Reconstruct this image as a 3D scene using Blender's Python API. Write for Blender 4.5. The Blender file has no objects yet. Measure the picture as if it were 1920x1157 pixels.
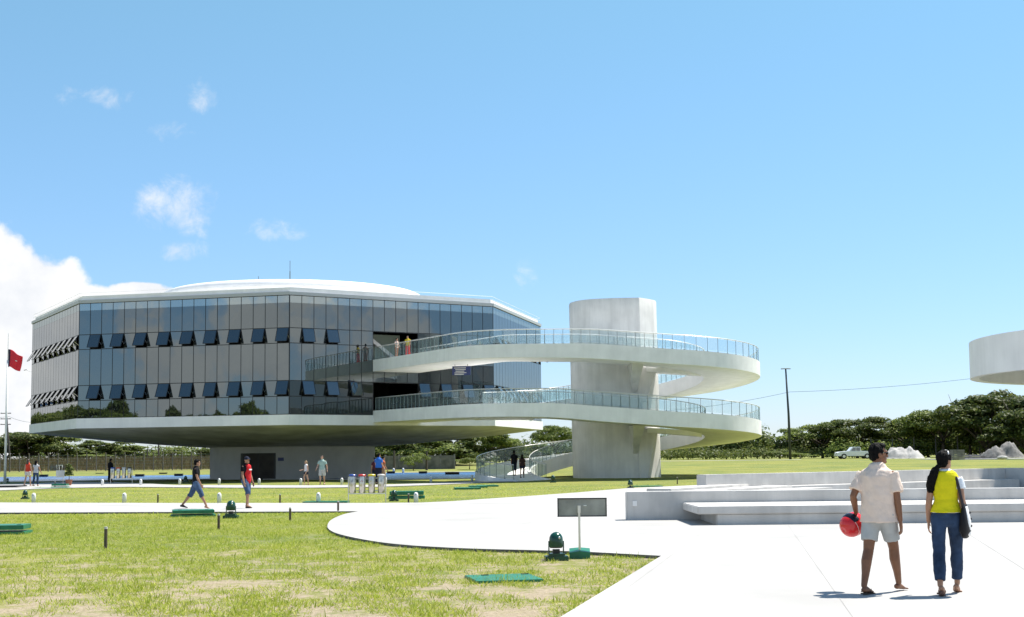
import bpy, bmesh, math, random
import numpy as np
from mathutils import Vector, Matrix, noise
random.seed(7); RNG = np.random.default_rng(7)
S = bpy.context.scene; COL = S.collection
R_ = math.radians; PI = math.pi

# ------------------------------------------------------------------ camera
FPX, PITCH, ROLL, HZ, CAMZ = 2490.5, 0.0803, -0.010, 858.9, 1.6
cam = bpy.data.cameras.new('camera'); camo = bpy.data.objects.new('camera', cam); COL.objects.link(camo)
cam.sensor_width = 36; cam.lens = 36 * FPX / 1920
PPY = HZ - FPX * math.tan(PITCH)
cam.shift_y = (PPY - 578.5) / 1920
cam.clip_start = .1; cam.clip_end = 6000
camo.matrix_world = Matrix.Translation((0, 0, CAMZ)) @ Matrix.Rotation(PI / 2 + PITCH, 4, 'X') @ Matrix.Rotation(ROLL, 4, 'Z')
S.camera = camo

def ray(px, py):
    X, Y = px - 960, py - PPY
    c, s = math.cos(-ROLL), math.sin(-ROLL)
    X, Y = c * X - s * Y, s * X + c * Y
    u, d = -Y, FPX
    cp, sp = math.cos(PITCH), math.sin(PITCH)
    return Vector((X, d * cp - u * sp, u * cp + d * sp))
def at(px, py, z=0.0):                       # where a sight line meets the level z
    r = ray(px, py); t = (z - CAMZ) / r.z
    return Vector((r.x * t, r.y * t, z))
def atd(px, py, D):                          # where it meets the depth D
    r = ray(px, py); t = D / r.y
    return Vector((r.x * t, D, CAMZ + r.z * t))

# ------------------------------------------------------------------ light
SUN_EL = R_(63); SUNV = Vector((.85, .52, 0)).normalized() * math.cos(SUN_EL) + Vector((0, 0, math.sin(SUN_EL)))
sun = bpy.data.lights.new('sun', 'SUN'); sun.energy = 4.5; sun.angle = R_(.5); sun.color = (1, .955, .88)
suno = bpy.data.objects.new('sun', sun); COL.objects.link(suno)
suno.rotation_euler = SUNV.to_track_quat('Z', 'Y').to_euler()
S.view_settings.view_transform = 'Standard'; S.view_settings.look = 'None'
S.view_settings.exposure = 0.92; S.view_settings.gamma = 1; S.view_settings.use_curve_mapping = False

W = bpy.data.worlds.new('World'); S.world = W; W.use_nodes = True
wt = W.node_tree; wt.nodes.clear()
def wn(t, **k):
    n = wt.nodes.new(t)
    for a, b in k.items(): setattr(n, a, b)
    return n
def wl(a, b): wt.links.new(a, b)
def wm(op, a, b=None, c=None, clamp=False):
    n = wn('ShaderNodeMath', operation=op, use_clamp=clamp)
    for i, v in enumerate((a, b, c)):
        if v is None: continue
        if isinstance(v, (int, float)): n.inputs[i].default_value = v
        else: wl(v, n.inputs[i])
    return n.outputs[0]
sky = wn('ShaderNodeTexSky', sky_type='NISHITA'); sky.sun_disc = False
sky.sun_elevation = SUN_EL; sky.sun_rotation = math.atan2(.85, .52)
sky.air_density = 1.0; sky.dust_density = 0.1; sky.ozone_density = 1.6; sky.altitude = 20
tc = wn('ShaderNodeTexCoord'); sep = wn('ShaderNodeSeparateXYZ'); wl(tc.outputs['Generated'], sep.inputs[0])
az = wm('ARCTAN2', sep.outputs[0], sep.outputs[1]); el = wm('ARCSINE', sep.outputs[2])
nz = wn('ShaderNodeTexNoise'); nz.inputs['Scale'].default_value = 26; nz.inputs['Detail'].default_value = 9; nz.inputs['Roughness'].default_value = .58
wl(tc.outputs['Generated'], nz.inputs['Vector'])
nlow = wn('ShaderNodeTexNoise'); nlow.inputs['Scale'].default_value = 9; nlow.inputs['Detail'].default_value = 7; nlow.inputs['Roughness'].default_value = .6
wl(tc.outputs['Generated'], nlow.inputs['Vector'])
def blob(px, py, rx, ry, s):
    a, e = (px - 960) / FPX, (HZ - py) / FPX
    u = wm('DIVIDE', wm('SUBTRACT', az, a), rx / FPX); v = wm('DIVIDE', wm('SUBTRACT', el, e), ry / FPX)
    r2 = wm('ADD', wm('MULTIPLY', u, u), wm('MULTIPLY', v, v))
    return wm('MULTIPLY', wm('SUBTRACT', 1.0, r2), s)
def field(bl):
    f = None
    for b in bl:
        o = blob(*b); f = o if f is None else wm('MAXIMUM', f, o)
    return wm('MAXIMUM', f, -2.0)
def sstep(x, a, b):
    n = wn('ShaderNodeMapRange', interpolation_type='SMOOTHSTEP'); wl(x, n.inputs[0])
    n.inputs[1].default_value = a; n.inputs[2].default_value = b; return n.outputs[0]
nd = wm('SUBTRACT', nz.outputs[0], .5)
cum = field([(5, 585, 130, 150, 1.0), (80, 620, 130, 140, 1.0), (-160, 640, 270, 250, 1), (-480, 560, 380, 330, 1), (-850, 470, 420, 400, 1), (280, 548, 62, 15, .7), (190, 590, 120, 48, .9), (20, 760, 170, 120, .8)])
a1 = sstep(wm('ADD', cum, wm('MULTIPLY', nd, 1.7)), -.05, .28)
nzf = wn('ShaderNodeTexNoise'); nzf.inputs['Scale'].default_value = 46; nzf.inputs['Detail'].default_value = 10; nzf.inputs['Roughness'].default_value = .66; nzf.inputs['Distortion'].default_value = .5; wl(tc.outputs['Generated'], nzf.inputs['Vector'])
ndf = wm('SUBTRACT', wm('ADD', wm('MULTIPLY', nzf.outputs[0], .6), wm('MULTIPLY', nz.outputs[0], .4)), .5)
wis = field([(345, 398, 95, 56, .62), (383, 195, 34, 34, .5), (215, 208, 62, 26, .36), (315, 265, 48, 22, .26), (510, 432, 58, 22, .42), (345, 475, 52, 22, .36), (992, 522, 22, 44, .24), (150, 210, 30, 20, .2)])
a2 = wm('MULTIPLY', sstep(wm('ADD', wis, wm('MULTIPLY', ndf, 3.0)), .05, 1.05), .78)
# the rest of the sky, seen mirrored in the glass: broken cumulus low over the land
away = sstep(wm('ABSOLUTE', az), .5, .85)
band = wm('SUBTRACT', 1.0, sstep(el, .18, .6))
a3 = wm('MULTIPLY', wm('MULTIPLY', sstep(wm('ADD', nlow.outputs[0], wm('MULTIPLY', nd, .22)), .455, .60), away), band)
al = wm('MAXIMUM', wm('MAXIMUM', a1, a2), a3, clamp=True)
ramp = wn('ShaderNodeValToRGB'); wl(wm('ADD', wm('MULTIPLY', nz.outputs[0], .6), wm('MULTIPLY', nlow.outputs[0], .4)), ramp.inputs[0])
ramp.color_ramp.elements[0].position = .38; ramp.color_ramp.elements[0].color = (.80, .83, .88, 1)
ramp.color_ramp.elements[1].position = .6; ramp.color_ramp.elements[1].color = (1, 1, 1, 1)
tint = wn('ShaderNodeMix', data_type='RGBA', blend_type='MULTIPLY'); tint.inputs[0].default_value = 1
wl(sky.outputs[0], tint.inputs[6]); skr = wn('ShaderNodeValToRGB'); wl(wm('DIVIDE', el, 1.2, clamp=True), skr.inputs[0])
skr.color_ramp.elements[0].color = (.52, .595, .86, 1); skr.color_ramp.elements[1].color = (.95, 1.10, 1.04, 1); e_ = skr.color_ramp.elements.new(.28); e_.color = (.74, .955, .90, 1)
wl(skr.outputs[0], tint.inputs[7])
b1 = wn('ShaderNodeBackground'); wl(tint.outputs[2], b1.inputs[0]); b1.inputs[1].default_value = .098
b2 = wn('ShaderNodeBackground'); wl(ramp.outputs[0], b2.inputs[0]); b2.inputs[1].default_value = .57
mx = wn('ShaderNodeMixShader'); wl(al, mx.inputs[0]); wl(b1.outputs[0], mx.inputs[1]); wl(b2.outputs[0], mx.inputs[2])
wo = wn('ShaderNodeOutputWorld'); wl(mx.outputs[0], wo.inputs[0])

# ------------------------------------------------------------------ helpers
def tag(o, label=None, cat=None, group=None, kind=None):
    if label: o['label'] = label
    if cat: o['category'] = cat
    if group: o['group'] = group
    if kind: o['kind'] = kind
    return o
def empty(name, loc, rz=0, label=None, cat=None, group=None):
    o = bpy.data.objects.new(name, None); COL.objects.link(o); o.location = loc; o.rotation_euler = (0, 0, rz)
    o.empty_display_size = .2
    return tag(o, label, cat, group)
def link(name, me, parent=None, loc=None, rz=None):
    o = bpy.data.objects.new(name, me); COL.objects.link(o)
    if parent: o.parent = parent
    if loc is not None: o.location = loc
    if rz is not None: o.rotation_euler = (0, 0, rz)
    return o
class MB:
    def __init__(s): s.v = []; s.f = []
    def add(s, v, f):
        n = len(s.v); s.v += [tuple(p) for p in v]; s.f += [tuple(i + n for i in q) for q in f]; return s
    def box(s, c, d, rz=0, ry=0, rx=0, taper=1):
        M = Matrix.Rotation(rz, 3, 'Z') @ Matrix.Rotation(ry, 3, 'Y') @ Matrix.Rotation(rx, 3, 'X'); c = Vector(c)
        vs = []
        for z in (-.5, .5):
            k = taper if z > 0 else 1
            for x, y in ((-.5, -.5), (.5, -.5), (.5, .5), (-.5, .5)):
                vs.append(c + M @ Vector((x * d[0] * k, y * d[1] * k, z * d[2])))
        return s.add(vs, [(3, 2, 1, 0), (4, 5, 6, 7), (0, 1, 5, 4), (1, 2, 6, 5), (2, 3, 7, 6), (3, 0, 4, 7)])
    def tube(s, pts, rad, n=8, cap=True):
        pts = [Vector(p) for p in pts]
        if not hasattr(rad, '__len__'): rad = [rad] * len(pts)
        vs = []; m = len(pts); u = None
        for i, p in enumerate(pts):
            t = (pts[min(i + 1, m - 1)] - pts[max(i - 1, 0)]).normalized()
            if u is None: u = t.orthogonal().normalized()
            else:
                u = u - t * u.dot(t); u = u.normalized() if u.length > 1e-6 else t.orthogonal().normalized()
            w = t.cross(u); r = rad[i]
            for k in range(n):
                a = 2 * PI * k / n; vs.append(p + (u * math.cos(a) + w * math.sin(a)) * r)
        fs = [(i * n + k, i * n + (k + 1) % n, (i + 1) * n + (k + 1) % n, (i + 1) * n + k) for i in range(m - 1) for k in range(n)]
        if cap: fs += [tuple(range(n))[::-1], tuple((m - 1) * n + k for k in range(n))]
        return s.add(vs, fs)
    def lathe(s, prof, n=20, c=(0, 0, 0), cap=True):
        vs = [(c[0] + r * math.cos(2 * PI * k / n), c[1] + r * math.sin(2 * PI * k / n), c[2] + z) for r, z in prof for k in range(n)]
        m = len(prof)
        fs = [(i * n + k, i * n + (k + 1) % n, (i + 1) * n + (k + 1) % n, (i + 1) * n + k) for i in range(m - 1) for k in range(n)]
        if cap: fs += [tuple(range(n))[::-1], tuple((m - 1) * n + k for k in range(n))]
        return s.add(vs, fs)
    def ell(s, c, r, n=14, m=9, M=None):
        c = Vector(c); vs = []
        M = M or Matrix.Identity(3)
        for i in range(m + 1):
            t = PI * (.02 + .96 * i / m)
            for k in range(n):
                a = 2 * PI * k / n
                vs.append(c + M @ Vector((r[0] * math.sin(t) * math.cos(a), r[1] * math.sin(t) * math.sin(a), -r[2] * math.cos(t))))
        fs = [(i * n + k, i * n + (k + 1) % n, (i + 1) * n + (k + 1) % n, (i + 1) * n + k) for i in range(m) for k in range(n)]
        fs += [tuple(range(n))[::-1], tuple(m * n + k for k in range(n))]
        return s.add(vs, fs)
    def prism(s, poly, z0, z1):
        n = len(poly)
        ar = sum(poly[i][0] * poly[(i + 1) % n][1] - poly[(i + 1) % n][0] * poly[i][1] for i in range(n))
        if ar < 0: poly = poly[::-1]
        v = [(p[0], p[1], z0) for p in poly] + [(p[0], p[1], z1) for p in poly]
        return s.add(v, [tuple(range(n))[::-1], tuple(range(n, 2 * n))] + [(i, (i + 1) % n, n + (i + 1) % n, n + i) for i in range(n)])
    def mesh(s, name, mat, smooth=False):
        me = bpy.data.meshes.new(name); me.from_pydata(s.v, [], s.f)
        if mat: me.materials.append(mat)
        if smooth: me.polygons.foreach_set('use_smooth', [True] * len(me.polygons))
        me.update(); return me
    def build(s, name, mat, parent=None, smooth=False, bevel=0, loc=None, rz=None):
        me = s.mesh(name, mat, smooth)
        if bevel:
            bm = bmesh.new(); bm.from_mesh(me)
            ed = [e for e in bm.edges if len(e.link_faces) == 2 and e.calc_face_angle(0) > .6]
            bmesh.ops.bevel(bm, geom=ed, offset=bevel, segments=2, affect='EDGES', clamp_overlap=True)
            bm.to_mesh(me); bm.free()
        return link(name, me, parent, loc, rz)
def smoothflag(o, angle=40):
    me = o.data; me.polygons.foreach_set('use_smooth', [True] * len(me.polygons))
    try: me.set_sharp_from_angle(angle=R_(angle))
    except Exception: pass
    return o
def sm(t): t = min(1, max(0, t)); return t * t * (3 - 2 * t)

# ------------------------------------------------------------------ materials
MATS = {}
def mat(name, col, rough=.6, metal=0, spec=.5, var=0, vscale=3, bump=0, bscale=40, col2=None, ior=None, detail=6, v2=0, v2scale=.2, streak=0):
    m = bpy.data.materials.new(name); m.use_nodes = True; nt = m.node_tree; b = nt.nodes['Principled BSDF']
    b.inputs['Base Color'].default_value = (*col, 1); b.inputs['Roughness'].default_value = rough
    b.inputs['Metallic'].default_value = metal; b.inputs['Specular IOR Level'].default_value = spec
    if ior: b.inputs['IOR'].default_value = ior
    if var or col2 or bump:
        t = nt.nodes.new('ShaderNodeTexCoord')
    if var or col2:
        n = nt.nodes.new('ShaderNodeTexNoise'); n.inputs['Scale'].default_value = vscale; n.inputs['Detail'].default_value = detail
        nt.links.new(t.outputs['Object'], n.inputs['Vector'])
        r = nt.nodes.new('ShaderNodeValToRGB'); nt.links.new(n.outputs[0], r.inputs[0])
        c2 = col2 or tuple(c * (1 - var) for c in col); c1 = col if col2 else tuple(min(1, c * (1 + var * .5)) for c in col)
        r.color_ramp.elements[0].position = .32; r.color_ramp.elements[1].position = .68
        r.color_ramp.elements[0].color = (*c2, 1); r.color_ramp.elements[1].color = (*c1, 1)
        out = r.outputs[0]
        if v2:
            n2 = nt.nodes.new('ShaderNodeTexNoise'); n2.inputs['Scale'].default_value = v2scale; n2.inputs['Detail'].default_value = 4
            nt.links.new(t.outputs['Object'], n2.inputs['Vector'])
            mr = nt.nodes.new('ShaderNodeMapRange'); nt.links.new(n2.outputs[0], mr.inputs[0])
            mr.inputs[1].default_value = .3; mr.inputs[2].default_value = .7; mr.inputs[3].default_value = 1 - v2; mr.inputs[4].default_value = 1
            mm = nt.nodes.new('ShaderNodeMix'); mm.data_type = 'RGBA'; mm.blend_type = 'MULTIPLY'; mm.inputs[0].default_value = 1
            nt.links.new(out, mm.inputs[6]); nt.links.new(mr.outputs[0], mm.inputs[7]); out = mm.outputs[2]
        if streak:   # rain streaks: noise drawn out downwards
            mp = nt.nodes.new('ShaderNodeMapping'); mp.inputs['Scale'].default_value = (1.3, 1.3, .14); nt.links.new(t.outputs['Object'], mp.inputs[0])
            n3 = nt.nodes.new('ShaderNodeTexNoise'); n3.inputs['Scale'].default_value = 1.6; n3.inputs['Detail'].default_value = 7; n3.inputs['Roughness'].default_value = .65; nt.links.new(mp.outputs[0], n3.inputs['Vector'])
            m3 = nt.nodes.new('ShaderNodeMapRange'); nt.links.new(n3.outputs[0], m3.inputs[0]); m3.inputs[1].default_value = .34; m3.inputs[2].default_value = .6; m3.inputs[3].default_value = 1 - streak; m3.inputs[4].default_value = 1
            mm = nt.nodes.new('ShaderNodeMix'); mm.data_type = 'RGBA'; mm.blend_type = 'MULTIPLY'; mm.inputs[0].default_value = 1
            nt.links.new(out, mm.inputs[6]); nt.links.new(m3.outputs[0], mm.inputs[7]); out = mm.outputs[2]
        nt.links.new(out, b.inputs['Base Color'])
    if bump:
        n = nt.nodes.new('ShaderNodeTexNoise'); n.inputs['Scale'].default_value = bscale; n.inputs['Detail'].default_value = 5
        nt.links.new(t.outputs['Object'], n.inputs['Vector'])
        bp = nt.nodes.new('ShaderNodeBump'); bp.inputs['Strength'].default_value = bump; bp.inputs['Distance'].default_value = .02
        nt.links.new(n.outputs[0], bp.inputs['Height']); nt.links.new(bp.outputs[0], b.inputs['Normal'])
    MATS[name] = m; return m
white_paint = mat('white_painted_concrete', (.86, .85, .835), .7, var=.07, vscale=.6, bump=.08, bscale=25, v2=.05, v2scale=.15, streak=.06)
ramp_white = mat('ramp_white_render', (.86, .85, .84), .7, var=.07, vscale=1.1, bump=.1, bscale=30, streak=.07)
col_white = mat('column_render', (.71, .695, .665), .75, var=.10, vscale=.9, bump=.15, bscale=18, v2=.08, v2scale=.3, streak=.14)
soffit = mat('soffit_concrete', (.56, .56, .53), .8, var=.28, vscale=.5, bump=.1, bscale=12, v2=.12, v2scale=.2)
base_mat = mat('base_concrete', (.5, .5, .49), .75, var=.1, vscale=.8, bump=.1, bscale=15)
plaza_mat = mat('plaza_concrete', (.415, .40, .378), .8, var=.13, vscale=.5, bump=.06, bscale=60, detail=12, v2=.08, v2scale=.12)
bench_mat = mat('bench_concrete', (.60, .58, .55), .75, var=.12, vscale=1.6, bump=.15, bscale=40, streak=.14, v2=.08, v2scale=.5)
kerb_mat = mat('pool_kerb', (.5, .485, .46), .75, var=.1)
dark_frame = mat('dark_frame', (.012, .014, .018), .4)
interior_m = mat('interior_dark', (.05, .045, .04), .8, var=.4, vscale=1.5)
fascia_m = mat('roof_fascia_metal', (.42, .43, .43), .45, metal=.3)
steel = mat('stainless_steel', (.62, .62, .60), .3, metal=1)
post_m = mat('rail_post_steel', (.15, .21, .21), .45, metal=.2)
rail_m = mat('handrail_steel', (.66, .66, .64), .35, metal=.55)
green_m = mat('green_enamel', (.012, .17, .085), .38, var=.25, vscale=6)
green_d = mat('dark_green_enamel', (.006, .06, .042), .22, var=.2, vscale=8)
wood_m = mat('stake_wood', (.10, .075, .05), .8, var=.4, vscale=20)
wood_pole = mat('utility_pole_wood', (.09, .075, .06), .85, var=.3, vscale=8)
white_m = mat('white_enamel', (.8, .79, .77), .5, var=.06, vscale=5)
black_m = mat('black_plastic', (.012, .012, .014), .5)
glass_lamp = mat('lamp_lens', (.35, .4, .42), .08)
trunk_m = mat('bark', (.12, .095, .075), .9, var=.4, vscale=4, bump=.4, bscale=10)
asphalt = mat('road_pale', (.5, .48, .44), .9, var=.15, vscale=.5)
blue_sign = mat('blue_sign', (.02, .035, .16), .45)
sand_white = mat('white_sand', (.42, .405, .385), .9, var=.3, vscale=.9, bump=.5, bscale=3)
gravel_grey = mat('grey_gravel', (.2, .19, .18), .95, var=.35, vscale=3, bump=.6, bscale=8)

def glass_mat(name, col, ior, wav=.012):
    m = bpy.data.materials.new(name); m.use_nodes = True; nt = m.node_tree; b = nt.nodes['Principled BSDF']
    b.inputs['Base Color'].default_value = (*col, 1); b.inputs['Roughness'].default_value = .015
    b.inputs['IOR'].default_value = ior; b.inputs['Specular Tint'].default_value = (.78, .88, .90, 1)
    t = nt.nodes.new('ShaderNodeTexCoord'); n = nt.nodes.new('ShaderNodeTexNoise'); n.inputs['Scale'].default_value = .55; n.inputs['Detail'].default_value = 1
    nt.links.new(t.outputs['Object'], n.inputs['Vector'])
    bp = nt.nodes.new('ShaderNodeBump'); bp.inputs['Strength'].default_value = wav; bp.inputs['Distance'].default_value = .5
    nt.links.new(n.outputs[0], bp.inputs['Height']); nt.links.new(bp.outputs[0], b.inputs['Normal'])
    return m
mirror = glass_mat('mirror_glass', (.010, .011, .011), 2.55)
mirror_dark = glass_mat('dark_reflection_glass', (.006, .007, .006), 1.75)  # darker copy of the mirror glass, dark reflections put into its colour
mirror_light = glass_mat('clerestory_glass', (.10, .115, .11), 3.8)
def rail_glass(name):
    m = bpy.data.materials.new(name); m.use_nodes = True; nt = m.node_tree; nt.nodes.clear()
    tr = nt.nodes.new('ShaderNodeBsdfTransparent'); tr.inputs[0].default_value = (.93, .965, .965, 1)
    gl = nt.nodes.new('ShaderNodeBsdfGlossy'); gl.inputs['Roughness'].default_value = .03; gl.inputs['Color'].default_value = (.9, .95, .95, 1)
    df = nt.nodes.new('ShaderNodeBsdfDiffuse'); df.inputs[0].default_value = (.5, .58, .58, 1)
    lw = nt.nodes.new('ShaderNodeLayerWeight'); lw.inputs[0].default_value = .5; pw = nt.nodes.new('ShaderNodeMath'); pw.operation = 'POWER'; nt.links.new(lw.outputs['Facing'], pw.inputs[0]); pw.inputs[1].default_value = 4
    fr = nt.nodes.new('ShaderNodeMath'); fr.operation = 'MULTIPLY_ADD'; nt.links.new(pw.outputs[0], fr.inputs[0]); fr.inputs[1].default_value = .35; fr.inputs[2].default_value = .05
    m1 = nt.nodes.new('ShaderNodeMixShader'); m1.inputs[0].default_value = .07
    nt.links.new(tr.outputs[0], m1.inputs[1]); nt.links.new(df.outputs[0], m1.inputs[2])
    m2 = nt.nodes.new('ShaderNodeMixShader'); nt.links.new(fr.outputs[0], m2.inputs[0]); nt.links.new(m1.outputs[0], m2.inputs[1]); nt.links.new(gl.outputs[0], m2.inputs[2])
    o = nt.nodes.new('ShaderNodeOutputMaterial'); nt.links.new(m2.outputs[0], o.inputs[0]); return m
railglass = rail_glass('rail_glass')
def leaf_mat(name, c1, c2, c3):
    m = bpy.data.materials.new(name); m.use_nodes = True; nt = m.node_tree; b = nt.nodes['Principled BSDF']
    g = nt.nodes.new('ShaderNodeNewGeometry'); r = nt.nodes.new('ShaderNodeValToRGB')
    nt.links.new(g.outputs['Random Per Island'], r.inputs[0]); e = r.color_ramp.elements
    e[0].color = (*c1, 1); e[1].color = (*c3, 1); x = e.new(.5); x.color = (*c2, 1)
    oi = nt.nodes.new('ShaderNodeObjectInfo'); hs = nt.nodes.new('ShaderNodeHueSaturation')
    mr = nt.nodes.new('ShaderNodeMapRange'); nt.links.new(oi.outputs['Random'], mr.inputs[0]); mr.inputs[3].default_value = .7; mr.inputs[4].default_value = 1.25
    nt.links.new(mr.outputs[0], hs.inputs['Value']); nt.links.new(r.outputs[0], hs.inputs['Color']); nt.links.new(hs.outputs[0], b.inputs['Base Color'])
    b.inputs['Roughness'].default_value = .55; b.inputs['Specular IOR Level'].default_value = .3
    t = nt.nodes.new('ShaderNodeBsdfTranslucent'); nt.links.new(hs.outputs[0], t.inputs[0])
    mxs = nt.nodes.new('ShaderNodeMixShader'); mxs.inputs[0].default_value = .42
    out = nt.nodes['Material Output']; nt.links.new(b.outputs[0], mxs.inputs[1]); nt.links.new(t.outputs[0], mxs.inputs[2]); nt.links.new(mxs.outputs[0], out.inputs[0])
    return m
leaf_a = leaf_mat('leaves_mid_green', (.05, .08, .018), (.14, .19, .035), (.27, .30, .07))
leaf_b = leaf_mat('leaves_dark_green', (.035, .06, .018), (.12, .165, .035), (.25, .28, .07))
leaf_c = leaf_mat('leaves_pale_green', (.10, .14, .03), (.18, .23, .055), (.28, .30, .10))
blade_m = leaf_mat('grass_blades', (.17, .24, .018), (.32, .39, .03), (.52, .51, .12))
dry_m = leaf_mat('dry_grass', (.14, .10, .05), (.20, .15, .08), (.14, .16, .06))

# ground material: lawn with yellowish and bare sandy patches near the plaza
def lawn_mat():
    m = bpy.data.materials.new('lawn'); m.use_nodes = True; nt = m.node_tree; b = nt.nodes['Principled BSDF']
    t = nt.nodes.new('ShaderNodeTexCoord')
    def nse(sc, d=6, ro=.6, vec=None):
        n = nt.nodes.new('ShaderNodeTexNoise'); n.inputs['Scale'].default_value = sc; n.inputs['Detail'].default_value = d; n.inputs['Roughness'].default_value = ro
        nt.links.new(vec or t.outputs['Object'], n.inputs['Vector']); return n.outputs[0]
    def rmp(x, p0, c0, p1, c1):
        r = nt.nodes.new('ShaderNodeValToRGB'); nt.links.new(x, r.inputs[0]); e = r.color_ramp.elements
        e[0].position = p0; e[1].position = p1; e[0].color = (*c0, 1); e[1].color = (*c1, 1); return r.outputs[0]
    def mixc(f, a, c):
        n = nt.nodes.new('ShaderNodeMix'); n.data_type = 'RGBA'
        nt.links.new(f, n.inputs[0]); nt.links.new(a, n.inputs[6]); nt.links.new(c, n.inputs[7]); return n.outputs[2]
    green = rmp(nse(9, 8), .35, (.155, .19, .04), .65, (.28, .30, .085))
    fine = rmp(nse(60, 4), .3, (.16, .18, .03), .7, (.36, .35, .11))
    f5 = nt.nodes.new('ShaderNodeValue'); f5.outputs[0].default_value = .5
    g = mixc(f5.outputs[0], green, fine)
    big = rmp(nse(.16, 7, .7), .38, (.62, .72, .8), .66, (1.12, 1.02, 1.0)); mb_ = nt.nodes.new('ShaderNodeMix'); mb_.data_type = 'RGBA'; mb_.blend_type = 'MULTIPLY'; mb_.inputs[0].default_value = 1
    nt.links.new(g, mb_.inputs[6]); nt.links.new(big, mb_.inputs[7]); g = mb_.outputs[2]
    sandc = rmp(nse(14, 6), .3, (.30, .235, .165), .7, (.45, .365, .275))
    # sandy bare ground: the worn strip nearest the plaza
    sp = nt.nodes.new('ShaderNodeSeparateXYZ'); nt.links.new(t.outputs['Object'], sp.inputs[0])
    def rng(x, a, b_, c, d):
        n = nt.nodes.new('ShaderNodeMapRange'); n.interpolation_type = 'SMOOTHSTEP'; nt.links.new(x, n.inputs[0])
        for i, v in enumerate((a, b_, c, d)): n.inputs[i + 1].default_value = v
        return n.outputs[0]
    near = rng(sp.outputs[1], 15, 32, .575, .41)
    add = nt.nodes.new('ShaderNodeMath'); add.operation = 'MULTIPLY_ADD'; nt.links.new(nse(1.5, 10, .82), add.inputs[0]); add.inputs[1].default_value = 1.0
    nt.links.new(near, add.inputs[2])
    fs = rng(add.outputs[0], .94, 1.12, 0, .9)
    c = mixc(fs, g, sandc)
    far = rng(sp.outputs[1], 172, 195, 0, 1)
    drygr = rmp(nse(.5, 8), .35, (.20, .155, .09), .62, (.15, .17, .05))
    lw = rng(sp.outputs[0], -12, -2, 1, 0)
    fm = nt.nodes.new('ShaderNodeMath'); fm.operation = 'MULTIPLY'; nt.links.new(far, fm.inputs[0]); nt.links.new(lw, fm.inputs[1])
    c = mixc(fm.outputs[0], c, drygr)
    nt.links.new(c, b.inputs['Base Color']); b.inputs['Roughness'].default_value = .95; b.inputs['Specular IOR Level'].default_value = .1
    bp = nt.nodes.new('ShaderNodeBump'); bp.inputs['Strength'].default_value = .8; bp.inputs['Distance'].default_value = .06
    nt.links.new(nse(22, 6), bp.inputs['Height']); nt.links.new(bp.outputs[0], b.inputs['Normal'])
    return m
lawn = lawn_mat()

# ------------------------------------------------------------------ ground
LZ = -.055
def gz(x, y):
    m = sm((x + 2) / 8)
    z = LZ + m * 1.15 * sm((y - 72) / 105) + (1 - m) * .65 * sm((y - 152) / 50)
    z += sm((-x - 5) / 12) * 1.25 * sm((y - 190) / 26)
    return z - .9 * sm((y - 330) / 200)
def axis(a, b, lo, hi, fine, coarse):
    v = []; x = a
    while x < b:
        v.append(x); x += fine if lo <= x < hi else coarse
    return v + [b]
gx = axis(-1500, 1500, -90, 90, 3, 47); gy = axis(-400, 3000, 60, 260, 3, 53)
m_ = MB(); m_.v = [(x, y, gz(x, y)) for y in gy for x in gx]; nx_ = len(gx)
m_.f = [(j * nx_ + i, j * nx_ + i + 1, (j + 1) * nx_ + i + 1, (j + 1) * nx_ + i) for j in range(len(gy) - 1) for i in range(nx_ - 1)]
tag(m_.build('ground', lawn, smooth=True), kind='structure')

# plaza and walkways: raised slabs with a real edge
def P2(*pts): return [tuple(at(*p)[:2]) for p in pts]
edge = P2((-80, 961.5), (300, 960), (560, 959), (672, 958.5), (645, 964), (622, 974), (614, 985), (619, 994), (642, 1003), (700, 1014.5), (760, 1021.5), (830, 1026), (900, 1029), (1000, 1031.5), (1100, 1034.5), (1240, 1042))
a_, b_ = at(1240, 1042), at(1050, 1157); dv = (b_ - a_); k_ = (-14 - a_.y) / dv.y
near_pt = a_ + dv * k_
plaza_poly = edge + [(near_pt.x, near_pt.y), (40, -14), (60, 40), (60, 84)] + P2((1990, 901), (1915, 903), (1600, 905), (1320, 909), (1180, 915), (1080, 923.5), (990, 930), (900, 936), (850, 939.5), (790, 942.3), (700, 943), (300, 943), (-80, 942))
def subdiv(poly, a, b, n=6):   # smooth the curved lobe
    pts = [Vector((p[0], p[1])) for p in poly]; out = [poly[i] for i in range(a + 1)]
    for i in range(a, b):
        p0, p1, p2, p3 = pts[max(i - 1, a)], pts[i], pts[i + 1], pts[min(i + 2, b)]
        for k in range(1, n + 1):
            t = k / n
            q = .5 * ((2 * p1) + (p2 - p0) * t + (2 * p0 - 5 * p1 + 4 * p2 - p3) * t * t + (3 * p1 - p0 - 3 * p2 + p3) * t ** 3)
            out.append((q.x, q.y))
    return out + poly[b + 1:]
plaza_poly = subdiv(plaza_poly, 3, 14)
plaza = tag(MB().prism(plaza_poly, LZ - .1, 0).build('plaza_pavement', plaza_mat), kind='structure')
kerb_dark = mat('slab_edge_shade_dirt', (.13, .125, .12), .9, var=.4, vscale=3)  # shade of the slab edge painted in together with its dirt
def shade_dirt_edges(o):
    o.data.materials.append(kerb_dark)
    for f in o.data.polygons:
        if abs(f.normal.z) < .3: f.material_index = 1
shade_dirt_edges(plaza)
joint_m = mat('joint_grey', (.37, .355, .335), .9)
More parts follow.
